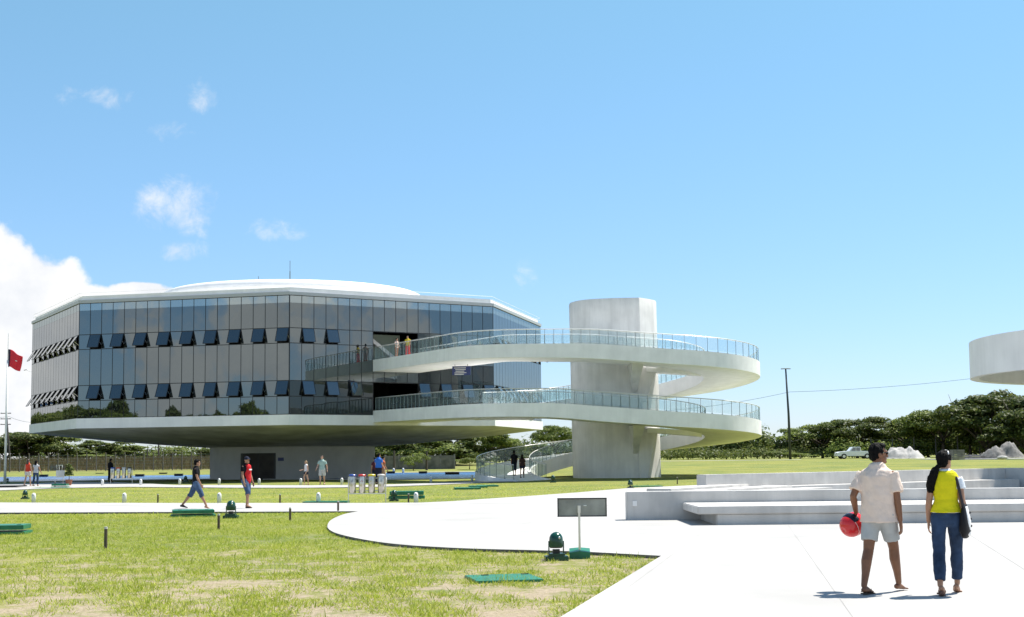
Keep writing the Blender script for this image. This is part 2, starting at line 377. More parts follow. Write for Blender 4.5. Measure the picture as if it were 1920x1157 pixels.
for (p, q) in (((1478, 985), (1700, 1300)), ((1540, 1012), (1920, 1009)), ((1100, 1075), (1960, 1068)), ((1330, 988), (1180, 1100)), ((1150, 945), (900, 1000)), ((1790, 985), (2050, 1150))):
    A, B = at(*p), at(*q); d = (B - A).to_2d().normalized(); n = Vector((-d.y, d.x)) * .004
    MB().add([(A.x - n.x, A.y - n.y, .004), (B.x - n.x, B.y - n.y, .004), (B.x + n.x, B.y + n.y, .004), (A.x + n.x, A.y + n.y, .004)], [(0, 1, 2, 3)]).build('joint', joint_m, plaza)
path2_poly = P2((-80, 922), (30, 917.5), (110, 914.5), (240, 912.5), (440, 914), (580, 914), (700, 912.5), (790, 909.5), (870, 906), (960, 902.5), (1005, 901)) + [(4.2, 94.2), (.2, 92.4), (-.8, 93.2)] + P2((930, 900), (870, 902.5), (790, 906), (700, 908.5), (580, 909.5), (440, 909), (330, 909), (215, 903.5), (120, 903), (60, 906), (-80, 909))
shade_dirt_edges(tag(MB().prism(path2_poly, LZ - .1, -.012).build('walkway', plaza_mat), kind='structure'))
# path at the far side of the pool and a road behind
far_edge = [(-80, 892.2), (80, 891.2), (200, 889), (390, 887.5), (545, 886), (720, 884), (905, 881.5)]
near_edge = [(-80, 905.5), (60, 903.6), (200, 901.3), (390, 899), (545, 899.2), (720, 900.2), (905, 897)]
pf = [at(*p, LZ) for p in far_edge]; pn = [at(*p, LZ) for p in near_edge]
def water_mat():
    m = bpy.data.materials.new('pool_water'); m.use_nodes = True; nt = m.node_tree; b = nt.nodes['Principled BSDF']
    b.inputs['Base Color'].default_value = (.03, .10, .26, 1); b.inputs['Roughness'].default_value = .2
    t = nt.nodes.new('ShaderNodeTexCoord'); n = nt.nodes.new('ShaderNodeTexNoise'); n.inputs['Scale'].default_value = 1.1; n.inputs['Detail'].default_value = 5
    mp = nt.nodes.new('ShaderNodeMapping'); mp.inputs['Scale'].default_value = (.35, 1, 1)
    nt.links.new(t.outputs['Object'], mp.inputs[0]); nt.links.new(mp.outputs[0], n.inputs['Vector'])
    bp = nt.nodes.new('ShaderNodeBump'); bp.inputs['Strength'].default_value = .6; bp.inputs['Distance'].default_value = .25
    nt.links.new(n.outputs[0], bp.inputs['Height']); nt.links.new(bp.outputs[0], b.inputs['Normal']); return m
water = water_mat()
w_ = MB(); nP = len(pf)
w_.add([(p.x, p.y, LZ + .03) for p in pn] + [(p.x, p.y, LZ + .03) for p in pf], [(i, i + 1, nP + i + 1, nP + i) for i in range(nP - 1)])
tag(w_.build('pool_water', water), kind='structure')
def strip(pts, w, z0, z1, name, m, parent=None):
    mb = MB(); L = []; Rr = []
    for i, p in enumerate(pts):
        d = (pts[min(i + 1, len(pts) - 1)] - pts[max(i - 1, 0)]).to_2d().normalized(); n = Vector((-d.y, d.x)) * w / 2
        L.append((p.x + n.x, p.y + n.y)); Rr.append((p.x - n.x, p.y - n.y))
    return mb.prism(L + Rr[::-1], z0, z1).build(name, m, parent)
tag(strip(pf, 1.5, LZ - .05, LZ + .13, 'pool_kerb', kerb_mat), kind='structure')
tag(strip(pn, .22, LZ - .05, LZ + .07, 'pool_kerb', kerb_mat), kind='structure')
# pump housings and pipes standing in the water
for i, (px, py) in enumerate(((82, 894), (187, 890.5), (306, 890), (335, 892.5), (262, 893.5), (733, 888), (793, 888), (843, 889.5), (853, 889.5))):
    p = at(px, py, LZ + .03)
    o = MB().box((0, 0, .11), (.9, .5, .22)).box((0, 0, .24), (1.0, .6, .04)).build('pool_nozzle_box', black_m, loc=p, bevel=.015)
    tag(o, ['small dark box standing in the blue pool under the lamp post', 'dark box on the pool kerb right of the potted plant', 'dark box in the pool left of the boy in black', 'second dark box in the pool left of the boy in black', 'dark box in the pool beside the steel bin rack with the standing guard', 'dark box in the pool right of the coloured bins', 'dark box in the pool at the thin glass marker', 'left one of two dark boxes in the pool near the ramp', 'right one of two dark boxes in the pool near the ramp'][i], 'box', 'dark boxes in the pool')
road = [Vector((x, 222 + .03 * x, 0)) for x in range(-160, -10, 6)]
mb = MB()
for i, p in enumerate(road):
    for dy in (-2.2, 2.2): mb.v.append((p.x, p.y + dy, gz(p.x, p.y + dy) + .05))
mb.f = [(2 * i, 2 * i + 2, 2 * i + 3, 2 * i + 1) for i in range(len(road) - 1)]
tag(mb.build('road', asphalt), kind='structure')
mb = MB()
for i in range(24):
    x = -16 + 2.2 * i
    for dy in (0, 1.6): mb.v.append((x, 158 + dy + .05 * i, gz(x, 158 + dy) + .06))
mb.f = [(2 * i, 2 * i + 2, 2 * i + 3, 2 * i + 1) for i in range(23)]
tag(mb.build('far_path', kerb_mat), kind='structure')

# ------------------------------------------------------------------ main building
BC = Vector((-20.48, 124.13)); SIDE = 18.0; RO = SIDE * 1.30656; ROT = .150
def ov(i, r=RO, z=0): a = ROT + (i - 2) * PI / 4; return Vector((BC.x + r * math.sin(a), BC.y - r * math.cos(a), z))
ZB, ZS, ZT = 4.27, 5.06, 14.2
ROWS = [5.08, 6.46, 7.66, 10.53, 11.70, 13.62, 14.2]
bld = empty('glass_building', (BC.x, BC.y, 0), 0, 'octagonal mirror glass building with white base slab on a round concrete pedestal', 'building')
def bpart(mb, name, m, parent=None, **k):   # vertices given in world space
    mb.v = [(v[0] - BC.x, v[1] - BC.y, v[2]) for v in mb.v]
    return mb.build(name, m, parent or bld, **k)
def octa(r, z): return [ov(i, r, z) for i in range(8)]
def octprism(r0, r1, z0, z1, mb=None):
    mb = mb or MB(); v = octa(r0, z0) + octa(r1, z1)
    return mb.add(v, [tuple(range(8))[::-1], tuple(range(8, 16))] + [(i, (i + 1) % 8, 8 + (i + 1) % 8, 8 + i) for i in range(8)])
bpart(octprism(RO + .12, RO + .12, ZB, ZS), 'base_slab', white_paint)
# soffit: octagon lofted to the round pedestal
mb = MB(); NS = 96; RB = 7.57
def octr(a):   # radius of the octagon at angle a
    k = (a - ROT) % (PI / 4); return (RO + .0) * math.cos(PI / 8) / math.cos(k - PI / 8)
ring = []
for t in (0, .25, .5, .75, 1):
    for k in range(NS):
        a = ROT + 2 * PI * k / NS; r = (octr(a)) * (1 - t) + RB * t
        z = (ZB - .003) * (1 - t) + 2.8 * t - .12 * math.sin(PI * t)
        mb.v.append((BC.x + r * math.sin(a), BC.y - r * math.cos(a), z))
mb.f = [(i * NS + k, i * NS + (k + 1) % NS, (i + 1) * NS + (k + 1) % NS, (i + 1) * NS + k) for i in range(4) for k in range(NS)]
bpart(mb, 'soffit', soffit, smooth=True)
ped = bpart(MB().lathe([(RB, -.3), (RB, 2.95)], 72, (BC.x, BC.y, 0)), 'pedestal', base_mat); smoothflag(ped, 40)
# door in the pedestal facing the walkway
def ped_panel(px0, px1, z0, z1, off, m, name, parent=None, frame=0):
    mb = MB(); n = 6; P = []
    for k in range(n + 1):
        px = px0 + (px1 - px0) * k / n; r = ray(px, 880); d = Vector((r.x, r.y)).normalized()
        bc = d.dot(BC); t = bc - math.sqrt(bc * bc - BC.length_squared + (RB + off) ** 2); P.append(d * t)
    for z in (z0, z1):
        for q in P: mb.v.append((q.x, q.y, z))
    mb.f = [(k, k + 1, n + 2 + k, n + 1 + k) for k in range(n)]
    return bpart(mb, name, m, parent)
ped_panel(451, 517, -.1, 2.25, .012, dark_frame, 'door')
ped_panel(455, 483, -.02, 2.2, .02, interior_m, 'door_leaf'); ped_panel(485, 513, -.02, 2.2, .02, interior_m, 'door_leaf')
ped_panel(521, 532, 1.55, 1.85, .03, blue_sign, 'door_plate')
# roof
bpart(octprism(RO + .10, RO + .10, ZT + .02, ZT + .27), 'roof_fascia', fascia_m)
bpart(octprism(RO - .25, RO - .25, ZT + .28, ZT + .62), 'parapet', white_paint)
rd = bpart(MB().lathe([(11.2, 14.5), (11.6, 15.9), (11.95, 16.1), (12.1, 16.45), (12.0, 16.85), (11.6, 17.02), (5, 17.25)], 90, (BC.x, BC.y, 0)), 'roof_disc', white_paint, smooth=True)
for dx, h in ((1.15, 1.9), (-1.6, .55)):
    bpart(MB().tube([(BC.x + dx, BC.y - 9, 17), (BC.x + dx, BC.y - 9, 17.1 + h)], .03, 6).tube([(BC.x + dx, BC.y - 9, 17), (BC.x + dx, BC.y - 9, 17.1 + h * .5)], .055, 6), 'antenna', post_m)
bpart(MB().tube([ov(i % 8, RO - .05, ZT + .85) for i in range(9)], .012, 5).tube([ov(i % 8, RO - .05, ZT + .6) for i in range(9)], .012, 5), 'roof_rail', white_m)
# interior
bpart(MB().lathe([(9, 5.0), (9, 14.2)], 32, (BC.x, BC.y, 0)), 'lift_core', interior_m)
bpart(octprism(RO - .3, RO - .3, 9.12, 9.38), 'floor', interior_m)
bpart(octprism(RO - .3, RO - .3, 13.5, 14.15), 'ceiling', interior_m)
p = ov(2).lerp(ov(3), .5); q = Vector((math.sin(ROT + PI / 8), -math.cos(ROT + PI / 8), 0)) * -2.2
bpart(MB().box((p.x + q.x - .3, p.y + q.y, 10.7), (3.4, .18, .28), rz=math.atan2(9.3, 15.4), ry=.62), 'stair_beam', white_paint)
bpart(MB().box((p.x + q.x * 1.5 + .6, p.y + q.y * 1.5, 10.6), (2.6, .1, 2.3), rz=math.atan2(9.3, 15.4)), 'inner_panel', mat('inner_panel', (.22, .27, .22), .5))
# facades
def facade(i):
    A, B = ov(i), ov(i + 1); u = (B - A) / 18; nrm = Vector((u.y, -u.x, 0)).normalized()
    return A, B, u, nrm
def quad_pane(A, u, nrm, k0, k1, z0, z1, gap=.028, thick=.03):
    w = u.length; g = u / w * gap
    a, b = A + u * k0 + g, A + u * k1 - g; a.z = b.z = 0
    zz0, zz1 = z0 + gap, z1 - gap
    mb = MB(); v = []
    c = (a + b) / 2; zc = (zz0 + zz1) / 2
    tx, tz = RNG.normal(0, .0011), RNG.normal(0, .0011)
    for off in (0, -thick):
        for p, s_ in ((a, -1), (b, 1)):
            for z in (zz0, zz1):
                q = p + nrm * (off + s_ * tx * w / 2 + (z - zc) * tz); v.append((q.x, q.y, z))
    return mb.add(v, [(0, 2, 3, 1), (4, 5, 7, 6), (0, 1, 5, 4), (2, 6, 7, 3), (1, 3, 7, 5), (0, 4, 6, 2)])
def awning(A, u, nrm, k0, k1, z0, z1, ang=.42):
    """top hung window standing open"""
    w = u.length; a, b = A + u * (k0 + .02), A + u * (k1 - .02); h = z1 - z0 - .05
    up = Vector((0, 0, math.cos(ang))) - nrm * math.sin(ang); fn = nrm * math.cos(ang) + Vector((0, 0, math.sin(ang)))
    mb = MB(); fr = MB()
    top = [Vector((p.x, p.y, z1 - .02)) + nrm * .04 for p in (a, b)]
    e = u / w * .04
    T0, T1 = top[0] + e, top[1] - e
    v = []
    for off in (.015, -.015):
        v += [T0 - up * h + fn * off, T1 - up * h + fn * off, T1 - up * .03 + fn * off, T0 - up * .03 + fn * off]
    mb.add(v, [(0, 1, 2, 3), (7, 6, 5, 4), (0, 4, 5, 1), (2, 6, 7, 3), (1, 5, 6, 2), (3, 7, 4, 0)])
    c0, c1 = top[0] - up * h, top[1] - up * h
    for p, q in ((top[0], c0), (top[1], c1), (c0, c1), (top[0], top[1])): fr.tube([p, q], .028, 4)
    ar = []
    for s_ in (top[0] - up * h * .55, top[1] - up * h * .55):
        q = Vector(s_) - nrm * (h * .55 * math.sin(ang) + .05); q.z = z0 + .35; ar.append(MB().tube([s_, q], .016, 4))
    return mb, fr, ar
for i in range(8):
    A, B, u, nrm = facade(i)
    front = i in (1, 2); side = i in (0, 3)
    mul = MB()
    for k in range(19):
        p = A + u * k - nrm * .045
        if front:
            segs = [(ROWS[0], ZT)]
            if i == 2 and 7 < k < 11: segs = [(7.66, 9.3), (11.7, ZT)]
            mb = MB()
            for z0, z1 in segs: mb.box((p.x, p.y, (z0 + z1) / 2), (.07, .05, z1 - z0), rz=math.atan2(u.y, u.x))
            bpart(mb, 'mullion', dark_frame)
        else: mul.box((p.x, p.y, (ROWS[0] + ZT) / 2), (.06, .05, ZT - ROWS[0]), rz=math.atan2(u.y, u.x))
    for z in (ROWS[0] + .03, *ROWS[1:5], ZT - .02):
        tb = MB()
        cuts = [(0, 18)]
        if i == 2 and z in (6.46, 10.53): cuts = [(0, 7), (11, 18)]
        for c0, c1 in cuts:
            p = A + u * (c0 + c1) / 2 - nrm * .05
            tb.box((p.x, p.y, z), (SIDE * (c1 - c0) / 18, .045, .075), rz=math.atan2(u.y, u.x))
        if front: bpart(tb, 'transom', dark_frame)
        else: mul.add(tb.v, tb.f)
    if not front: tag(bpart(mul, 'mullion_grid', dark_frame), kind='stuff')
    bulk = [MB(), MB()]; bf = MB()
    for r in range(6):
        z0, z1 = ROWS[r], ROWS[r + 1]; m = mirror_light if r == 5 else mirror
        for k in range(18):
            zz0, zz1 = z0, z1
            if i == 2 and 7 <= k <= 10:
                if r in (0, 1, 3): continue
                if r == 2: zz1 = 9.25
            op = r in (1, 3) and k % 2 == 1
            if i == 2 and r == 3 and k > 4: op = k in (13,)
            if i == 2 and r == 1 and 6 < k < 11: op = False
            if i > 3: op = False
            if op:
                pb, fr, ar = awning(A, u, nrm, k, k + 1, zz0, zz1, (.40 if front else .58) + RNG.normal(0, .035))
                if front or side:
                    wo_ = bpart(pb, 'open_window', mirror)
                    o = bpart(fr, 'window_frame', dark_frame, bld); o.parent = wo_
                    for a_r in ar: o = bpart(a_r, 'window_stay', steel, bld); o.parent = wo_
                continue
            if i == 2 and r == 2 and k > 10:      # mirror pane above the glass darkened for the reflected underside
                bpart(quad_pane(A, u, nrm, k, k + 1, 9.2, zz1, .01), 'pane', m); zz1 = 9.2
            if r == 4: pm = quad_pane(A, u, nrm, k, k + 1, zz0, zz1 + .03)
            elif r == 5: pm = quad_pane(A, u, nrm, k, k + 1, zz0 - .02, zz1)
            else: pm = quad_pane(A, u, nrm, k, k + 1, zz0, zz1)
            mm_ = mirror_dark if i == 2 and (r < 2 or (r == 2 and k > 10)) else m
            if front: bpart(pm, 'pane', mm_)
            else: bulk[1 if r == 5 else 0].add(pm.v, pm.f)
    if not front:
        for bmb, m in zip(bulk, (mirror, mirror_light)): tag(bpart(bmb, 'pane_field', m), kind='stuff')

# ------------------------------------------------------------------ spiral ramp with its column
rampE = empty('access_ramp', (7.5, 97.8, 0), 0, 'white spiral access ramp looping around a broad concrete column', 'ramp')
RX, RY = 7.5, 97.8
def rpart(mb, name, m, parent=None, **k):
    mb.v = [(v[0] - RX, v[1] - RY, v[2]) for v in mb.v]
    return mb.build(name, m, parent or rampE, **k)
CD, RM, HWID = 98.0, 5.25, 2.05
CXL, CXR = 4.5, 10.9
DOOR = Vector((-9.22, 105.5)); NB = Vector((.516, -.857)).normalized()
def plan(end_deg):
    """centre line from the building door, out over the bridge, round the right end and back: list of (x,y)"""
    P = []; yl = CD - RM
    T = (DOOR.y - yl) / -NB.y; r = 3.6; ang = math.atan2(-NB.y, NB.x); tl = r * math.tan(ang / 2)
    L = T - tl
    for k in range(int(L / .3) + 1): P.append(DOOR + NB * (L * k / int(L / .3)))
    c = P[-1] + Vector((-NB.y, NB.x)) * r
    for k in range(1, 13):
        a = -PI / 2 - ang * (1 - k / 12); P.append(c + Vector((math.cos(a), math.sin(a))) * r)
    x0 = P[-1].x; n = max(2, int((CXR - x0) / .3))
    for k in range(1, n + 1): P.append(Vector((x0 + (CXR - x0) * k / n, yl)))
    for k in range(1, 49):
        a = -PI / 2 + PI * k / 48; P.append(Vector((CXR + RM * math.cos(a), CD + RM * math.sin(a))))
    n = 21
    for k in range(1, n + 1): P.append(Vector((CXR + (CXL - CXR) * k / n, CD + RM)))
    n = int(48 * end_deg / 180)
    for k in range(1, n + 1):
        a = PI / 2 + R_(end_deg) * k / n; P.append(Vector((CXL + RM * math.cos(a), CD + RM * math.sin(a))))
    return P
def arclen(P):
    s = [0]
    for a, b in zip(P, P[1:]): s.append(s[-1] + (b - a).length)
    return s
def make_ramp(end_deg, keys, upper):
    P = plan(end_deg); s = arclen(P)
    # key stations: front at X=6.5, right tip, back right, back left, end
    def stat(f): return min(range(len(P)), key=lambda i: f(P[i]))
    st = [0, s[stat(lambda p: abs(p.x - keys['x0']) + (100 if p.y > 95 or (p.x < 4.4 and p.y < 92.7) else 0))], s[stat(lambda p: -p.x)], s[stat(lambda p: abs(p.x - CXR) + (100 if p.y < 100 else 0))],
          s[stat(lambda p: abs(p.x - CXL) + (100 if p.y < 100 else 0))], s[stat(lambda p: (p - Vector((CXL - RM, CD))).length)], s[-1]]
    z = np.interp(s, st, keys['z'])
    z = np.convolve(np.pad(z, 4, mode='edge'), np.ones(9) / 9, 'valid')
    th = np.interp(s, [0, 8, 16, 22, 60, s[-1] - 14, s[-1]], [.92, .9, .92, 1.03, 1.03, 1.0, .9 if upper else .45])
    nr = []
    for i in range(len(P)):
        d = (P[min(i + 1, len(P) - 1)] - P[max(i - 1, 0)]).normalized(); nr.append(Vector((d.y, -d.x)))  # right hand = outer side
    deck = MB(); n = len(P)
    for i, p in enumerate(P):
        o, q = p + nr[i] * HWID, p - nr[i] * HWID
        o1, q1 = p + nr[i] * (HWID - .22), p - nr[i] * (HWID - .22)
        zt, zb = z[i], z[i] - th[i]
        deck.v += [(o.x, o.y, zt), (o.x, o.y, zb), (q.x, q.y, zb), (q.x, q.y, zt), (q1.x, q1.y, zt), (q1.x, q1.y, zt - .09), (o1.x, o1.y, zt - .09), (o1.x, o1.y, zt)]
    deck.f = [(8 * i + k, 8 * i + 8 + k, 8 * i + 8 + (k + 1) % 8, 8 * i + (k + 1) % 8) for i in range(n - 1) for k in range(8)]
    deck.f += [tuple(range(8)), tuple(8 * (n - 1) + k for k in range(8))[::-1]]
    dk = rpart(deck, 'ramp_deck', ramp_white); smoothflag(dk, 35)
    tag(dk, 'upper ramp deck meeting the second floor' if upper else 'lower ramp deck running down to the ground')
    # railings
    def rail(side, s0, s1, single):
        step = .62; nst = int((s1 - s0) / step); pts = []
        for k in range(nst + 1):
            t = s0 + (s1 - s0) * k / nst; x = np.interp(t, s, [p.x for p in P]); y = np.interp(t, s, [p.y for p in P]); zz = np.interp(t, s, z)
            nx = np.interp(t, s, [v.x for v in nr]); ny = np.interp(t, s, [v.y for v in nr])
            o = HWID - .1; pts.append(Vector((x + side * nx * o, y + side * ny * o, zz)))
        hr = MB().tube([p + Vector((0, 0, 1.0)) for p in pts], .036, 6)
        rpart(hr, 'handrail', rail_m, smooth=True)
        allp, allg = MB(), MB()
        pm = MB().box((0, 0, .5), (.032, .032, 1.0)).box((0, 0, .02), (.09, .09, .04)).mesh('rail_post', post_m) if single else None
        for k, p in enumerate(pts):
            if single: link('rail_post', pm, rampE, loc=(p.x - RX, p.y - RY, p.z))
            else: allp.box((p.x, p.y, p.z + .5), (.03, .03, 1.0))
            if k < nst:
                q = pts[k + 1]; d = (q - p); a, b = p + d * .06, p + d * .94; nn = Vector((d.y, -d.x, 0)).normalized() * .006
                g = MB().add([a + nn + Vector((0, 0, .1)), b + nn + Vector((0, 0, .1)), b + nn + Vector((0, 0, .93)), a + nn + Vector((0, 0, .93)),
                              a - nn + Vector((0, 0, .1)), b - nn + Vector((0, 0, .1)), b - nn + Vector((0, 0, .93)), a - nn + Vector((0, 0, .93))],
                             [(0, 1, 2, 3), (7, 6, 5, 4), (0, 4, 5, 1), (1, 5, 6, 2), (2, 6, 7, 3), (3, 7, 4, 0)])
                if single: rpart(g, 'glass_panel', railglass)
                else: allg.add(g.v, g.f)
        if not single:
            tag(rpart(allp, 'rail_posts', post_m), kind='stuff'); tag(rpart(allg, 'glass_panels', railglass), kind='stuff')
    sl = st[5]
    rail(1, .3, (sl - 2) if upper else s[-1] - .3, True)
    rail(-1, .3 if upper else 12.5, (s[-1] - .5), False)
    return P, s, z
make_ramp(118, dict(x0=5.5, z=[9.42, 9.40, 8.27, 7.05, 6.08, 5.40, 5.385]), True)
LP, LS, LZs = make_ramp(145, dict(x0=3.0, z=[5.42, 5.33, 3.98, 3.02, 1.98, .62, .06]), False)
# column
def colring(z):
    t = z / 13.1
    # near-right corner eases back towards the foot, opening the sunlit facet
    k = 1 - t
    C = [(-3.18, 1.1), (-2.95, -.35), (-2.1, -1.65), (-.4, -2.35), (1.45, -2.5), (1.85, -2.38), (2.95, -.9), (3.2, .1), (3.0, 1.8), (1.6, 2.5), (-.6, 2.6), (-2.4, 2.2)]
    return C
def catmull(C, n=6):
    out = []; m = len(C)
    for i in range(m):
        p0, p1, p2, p3 = [Vector(C[(i + j - 1) % m]) for j in range(4)]
        for k in range(n):
            t = k / n; out.append(.5 * ((2 * p1) + (p2 - p0) * t + (2 * p0 - 5 * p1 + 4 * p2 - p3) * t * t + (3 * p1 - p0 - 3 * p2 + p3) * t ** 3))
    return out
mb = MB(); zs = [-.4, 2, 4, 6, 8, 10, 12, 12.95, 13.06]
for z in zs:
    ring = catmull(colring(max(z, 0))); kk = .985 if z > 13 else 1
    mb.v += [(RX + p.x * kk + .02 * (13 - z) * .5, RY + p.y * kk, z) for p in ring]
N_ = 72
mb.f = [(i * N_ + k, i * N_ + (k + 1) % N_, (i + 1) * N_ + (k + 1) % N_, (i + 1) * N_ + k) for i in range(len(zs) - 1) for k in range(N_)] + [tuple((len(zs) - 1) * N_ + k for k in range(N_))]
c_ = rpart(mb, 'column', col_white); smoothflag(c_, 50)
# corbels under the decks and the foot fin at the right end of the column
def corbel(x, ztop, drop, w, y0, y1):
    # wedge hanging under the front strand, its point against the column
    mb = MB()
    v = [(x - w, y0, ztop), (x + w, y0, ztop), (x + w, y1, ztop), (x - w, y1, ztop), (x - w * .25, y1 - .2, ztop - drop), (x + w * .25, y1 - .2, ztop - drop)]
    mb.add(v, [(3, 2, 1, 0), (0, 1, 5, 4), (2, 3, 4, 5), (1, 2, 5), (3, 0, 4)])
    return rpart(mb, 'corbel', col_white)
corbel(8.75, 8.14, 2.2, .42, 92.0, 95.9); corbel(8.75, 3.78, 2.2, .42, 92.0, 95.9)
for zt_, zb_f in ((8.1, 5.5), (3.7, .0)):    # side fins running out under the web plates
    mb = MB(); F = [(9.0, zt_), (10.6, zt_ - .25), (10.2, zt_ - .62), (9.55, zb_f), (9.0, zb_f)]
    v = [(x, 95.2, z) for x, z in F] + [(x, 96.1, z) for x, z in F]; n = len(F)
    mb.add(v, [tuple(range(n))[::-1], tuple(range(n, 2 * n))] + [(i, (i + 1) % n, n + (i + 1) % n, n + i) for i in range(n)]); rpart(mb, 'side_fin', col_white)
for zt_ in (8.05, 3.66):   # web plate filling the loop to the right of the column
    mb = MB(); poly = [(9.6, 95.0)] + [(CXR + (RM - HWID + .06) * math.cos(a), CD + (RM - HWID + .06) * math.sin(a)) for a in np.linspace(-PI / 2, -.55, 9)] + [(10.4, 96.9)]
    mb.prism(poly, zt_ - .35, zt_); v = []
    for x, y, z in mb.v: v.append((x, y, z - .09 * max(0, x - 10)))
    mb.v = v; rpart(mb, 'web_plate', ramp_white)
# blue sign hanging below the upper bridge
p = atd(865, 695, 97.4)
sg = empty('hanging_sign', p, R_(-12), 'blue notice board with white lines hanging below the upper ramp', 'sign')
MB().box((0, 0, 0), (1.36, .05, .66)).build('board', blue_sign, sg)
for k in range(4): MB().box((-.1 + .04 * (k % 2), -.03, .2 - .12 * k), (.9 - .12 * (k % 3), .006, .045)).build('text_line', white_m, sg)
MB().box((-.15, -.03, -.27), (.7, .006, .05)).build('text_line', white_m, sg)
for sx in (-.48, .48): MB().tube([(sx, 0, .33), (sx, 0, 1.1)], .02, 5).build('hanger', dark_frame, sg)

# ------------------------------------------------------------------ round white canopy building at the right edge
dc = Vector((35.5, 66.1)); drum = empty('round_canopy', (dc.x, dc.y, 0), 0, 'white drum shaped canopy cut off by the right edge of the picture', 'canopy')
zb_, zt_ = 5.5, 7.38
d_ = MB().lathe([(11.55, zb_ + .02), (12, zb_), (12, zt_), (11.4, zt_ + .02)], 120, cap=False).build('drum_wall', white_paint, drum); smoothflag(d_, 30)
d_ = MB().lathe([(11.55, zb_ + .02), (11.5, zb_ + .9), (9.5, zb_ + 1.0), (3.2, zb_ + 1.1)], 120, cap=False).build('drum_soffit', white_paint, drum); smoothflag(d_, 30)
MB().lathe([(11.6, zt_ - .1), (1, zt_ + .1)], 80).build('drum_roof', white_paint, drum)
MB().lathe([(3.2, -.3), (3.2, zb_ + 1.12)], 48).build('support_wall', col_white, drum, smooth=False)

# ------------------------------------------------------------------ concrete terrace benches
A0 = at(1176, 975.5); A1 = at(1930, 968)
def wall_between(name, a, b, depth, z0, z1, m, parent=None, bevel=.02):
    a, b = Vector((a[0], a[1])), Vector((b[0], b[1])); d = (b - a).normalized(); n = Vector((-d.y, d.x))
    mb = MB().prism([a, b, b + n * depth, a + n * depth], z0, z1)
    return mb.build(name, m, parent, bevel=bevel)
bl = empty('terrace_wall', (A0.x, A0.y, 0), 0, 'long low grey concrete wall with a seat ledge behind the walking couple', 'wall')
def bpart2(o, parent):
    o.parent = parent; o.location = (-parent.location.x, -parent.location.y, -parent.location.z)
dA = (Vector((A1.x, A1.y)) - Vector((A0.x, A0.y))).normalized(); nA = Vector((-dA.y, dA.x))
A0v = Vector((A0.x, A0.y)); Aend = A0v + dA * 26
bpart2(wall_between('wall_block', A0v, Aend, .5, -.05, .715, bench_mat), bl)
s0 = A0v + dA * 1.78 - nA * .0
seat0 = Vector(at(1308, 950, .43)[:2]); off = (seat0 - A0v).dot(-nA)
sA = A0v + dA * (seat0 - A0v).dot(dA)
bpart2(wall_between('seat_slab', sA - nA * off, sA - nA * off + dA * 24, off - .003, .25, .43, bench_mat), bl)
bpart2(wall_between('seat_base', sA + dA * .45 - nA * (off - .06), sA + dA * 24 - nA * (off - .06), off - .065, -.05, .252, bench_mat), bl)
bpart2(MB().box((*(A0v + dA * .2 - nA * .012), .42), (.11, .02, .13), rz=math.atan2(dA.y, dA.x)).build('socket_cover', white_m), bl)
C0, C1 = atd(1323, 890, 50).to_2d(), atd(1906, 877, 62).to_2d()
cz = atd(1323, 890, 50).z
bw = empty('back_wall', (C0.x, C0.y, 0), 0, 'far concrete back wall of the terrace with lit end pier', 'wall')
dC = (C1 - C0).normalized(); nC = Vector((-dC.y, dC.x)); LC = (C1 - C0).length
bpart2(wall_between('wall_block', C0, C1 - dC * .9, .5, -.05, cz, bench_mat), bw)
bpart2(wall_between('end_pier', C1 - dC * .9 - nC * 1.1, C1 - nC * 1.1, 1.6, -.05, cz + .004, bench_mat), bw)
bpart2(wall_between('seat_ledge', C0 + dC * .6 - nC * .9, C1 - dC * 1.2 - nC * .9, .897, -.05, .42, bench_mat), bw)
for k, (p, q, lab) in enumerate((((1258, 916.5), (1408, 907), 'leftmost flat concrete slab rising between the two terrace walls'), ((1322, 920.2), (1486, 910), 'middle flat concrete slab rising between the two terrace walls'), ((1440, 920.2), (1562, 913.8), 'rightmost flat concrete slab between the two terrace walls'))):
    a, b = at(p[0], p[1], .52).to_2d(), at(q[0], q[1], .52).to_2d()
    if (b - a).length > 14: a = b + (a - b).normalized() * 14
    o = wall_between('terrace_slab', a, b, .9, -.05, .52, bench_mat); tag(o, lab, 'slab', 'terrace slabs')

# ------------------------------------------------------------------ small things on the lawns
def G(px, py):   # a point on the lawn or paving under a pixel
    p = at(px, py, LZ)
    for _ in range(4): p = at(px, py, gz(p.x, p.y))
    return p
def hatch(px, py, w, d, h, rz, label, steps=1):
    p = G(px, py); e = empty('hatch_cover', p, rz, label, 'hatch', 'green hatch covers on the lawn')
    for k in range(steps):
        hh = h / steps
        MB().box((0, 0, hh * (k + .5) - (.04 if k == 0 else 0)), (w * (1 - .06 * k), d * (1 - .06 * k), hh - .008)).build('lid' if k == steps - 1 else 'frame', green_m, e, bevel=.008)
    for sx in (-.3, .3): MB().box((sx * w, -.1 * d, h), (.10, .03, .012)).build('handle', green_d, e)
    return e
hatch(944, 1087, .92, .95, .08, R_(12), 'large flat bright green hatch cover nearest the camera in front of the spotlight')
hatch(12, 1001, 1.0, .9, .22, R_(8), 'green stepped hatch cover cut off by the left edge', 2)
hatch(362, 968, 1.3, 1.1, .2, R_(15), 'green raised hatch cover beside the walkway below the boy in black', 2)
hatch(612, 943.5, 1.7, .9, .12, 0, 'low green hatch cover at the walkway edge left of the recycling bins')
hatch(763, 935, 1.5, 1.2, .32, R_(3), 'green box hatch right of the recycling bins behind the white bollard', 2)
hatch(876, 917.5, 1.4, 1.6, .15, R_(5), 'leftmost of three green hatch covers near the ramp')
hatch(896, 914.5, 1.0, 1.6, .16, R_(5), 'middle one of three green hatch covers near the ramp')
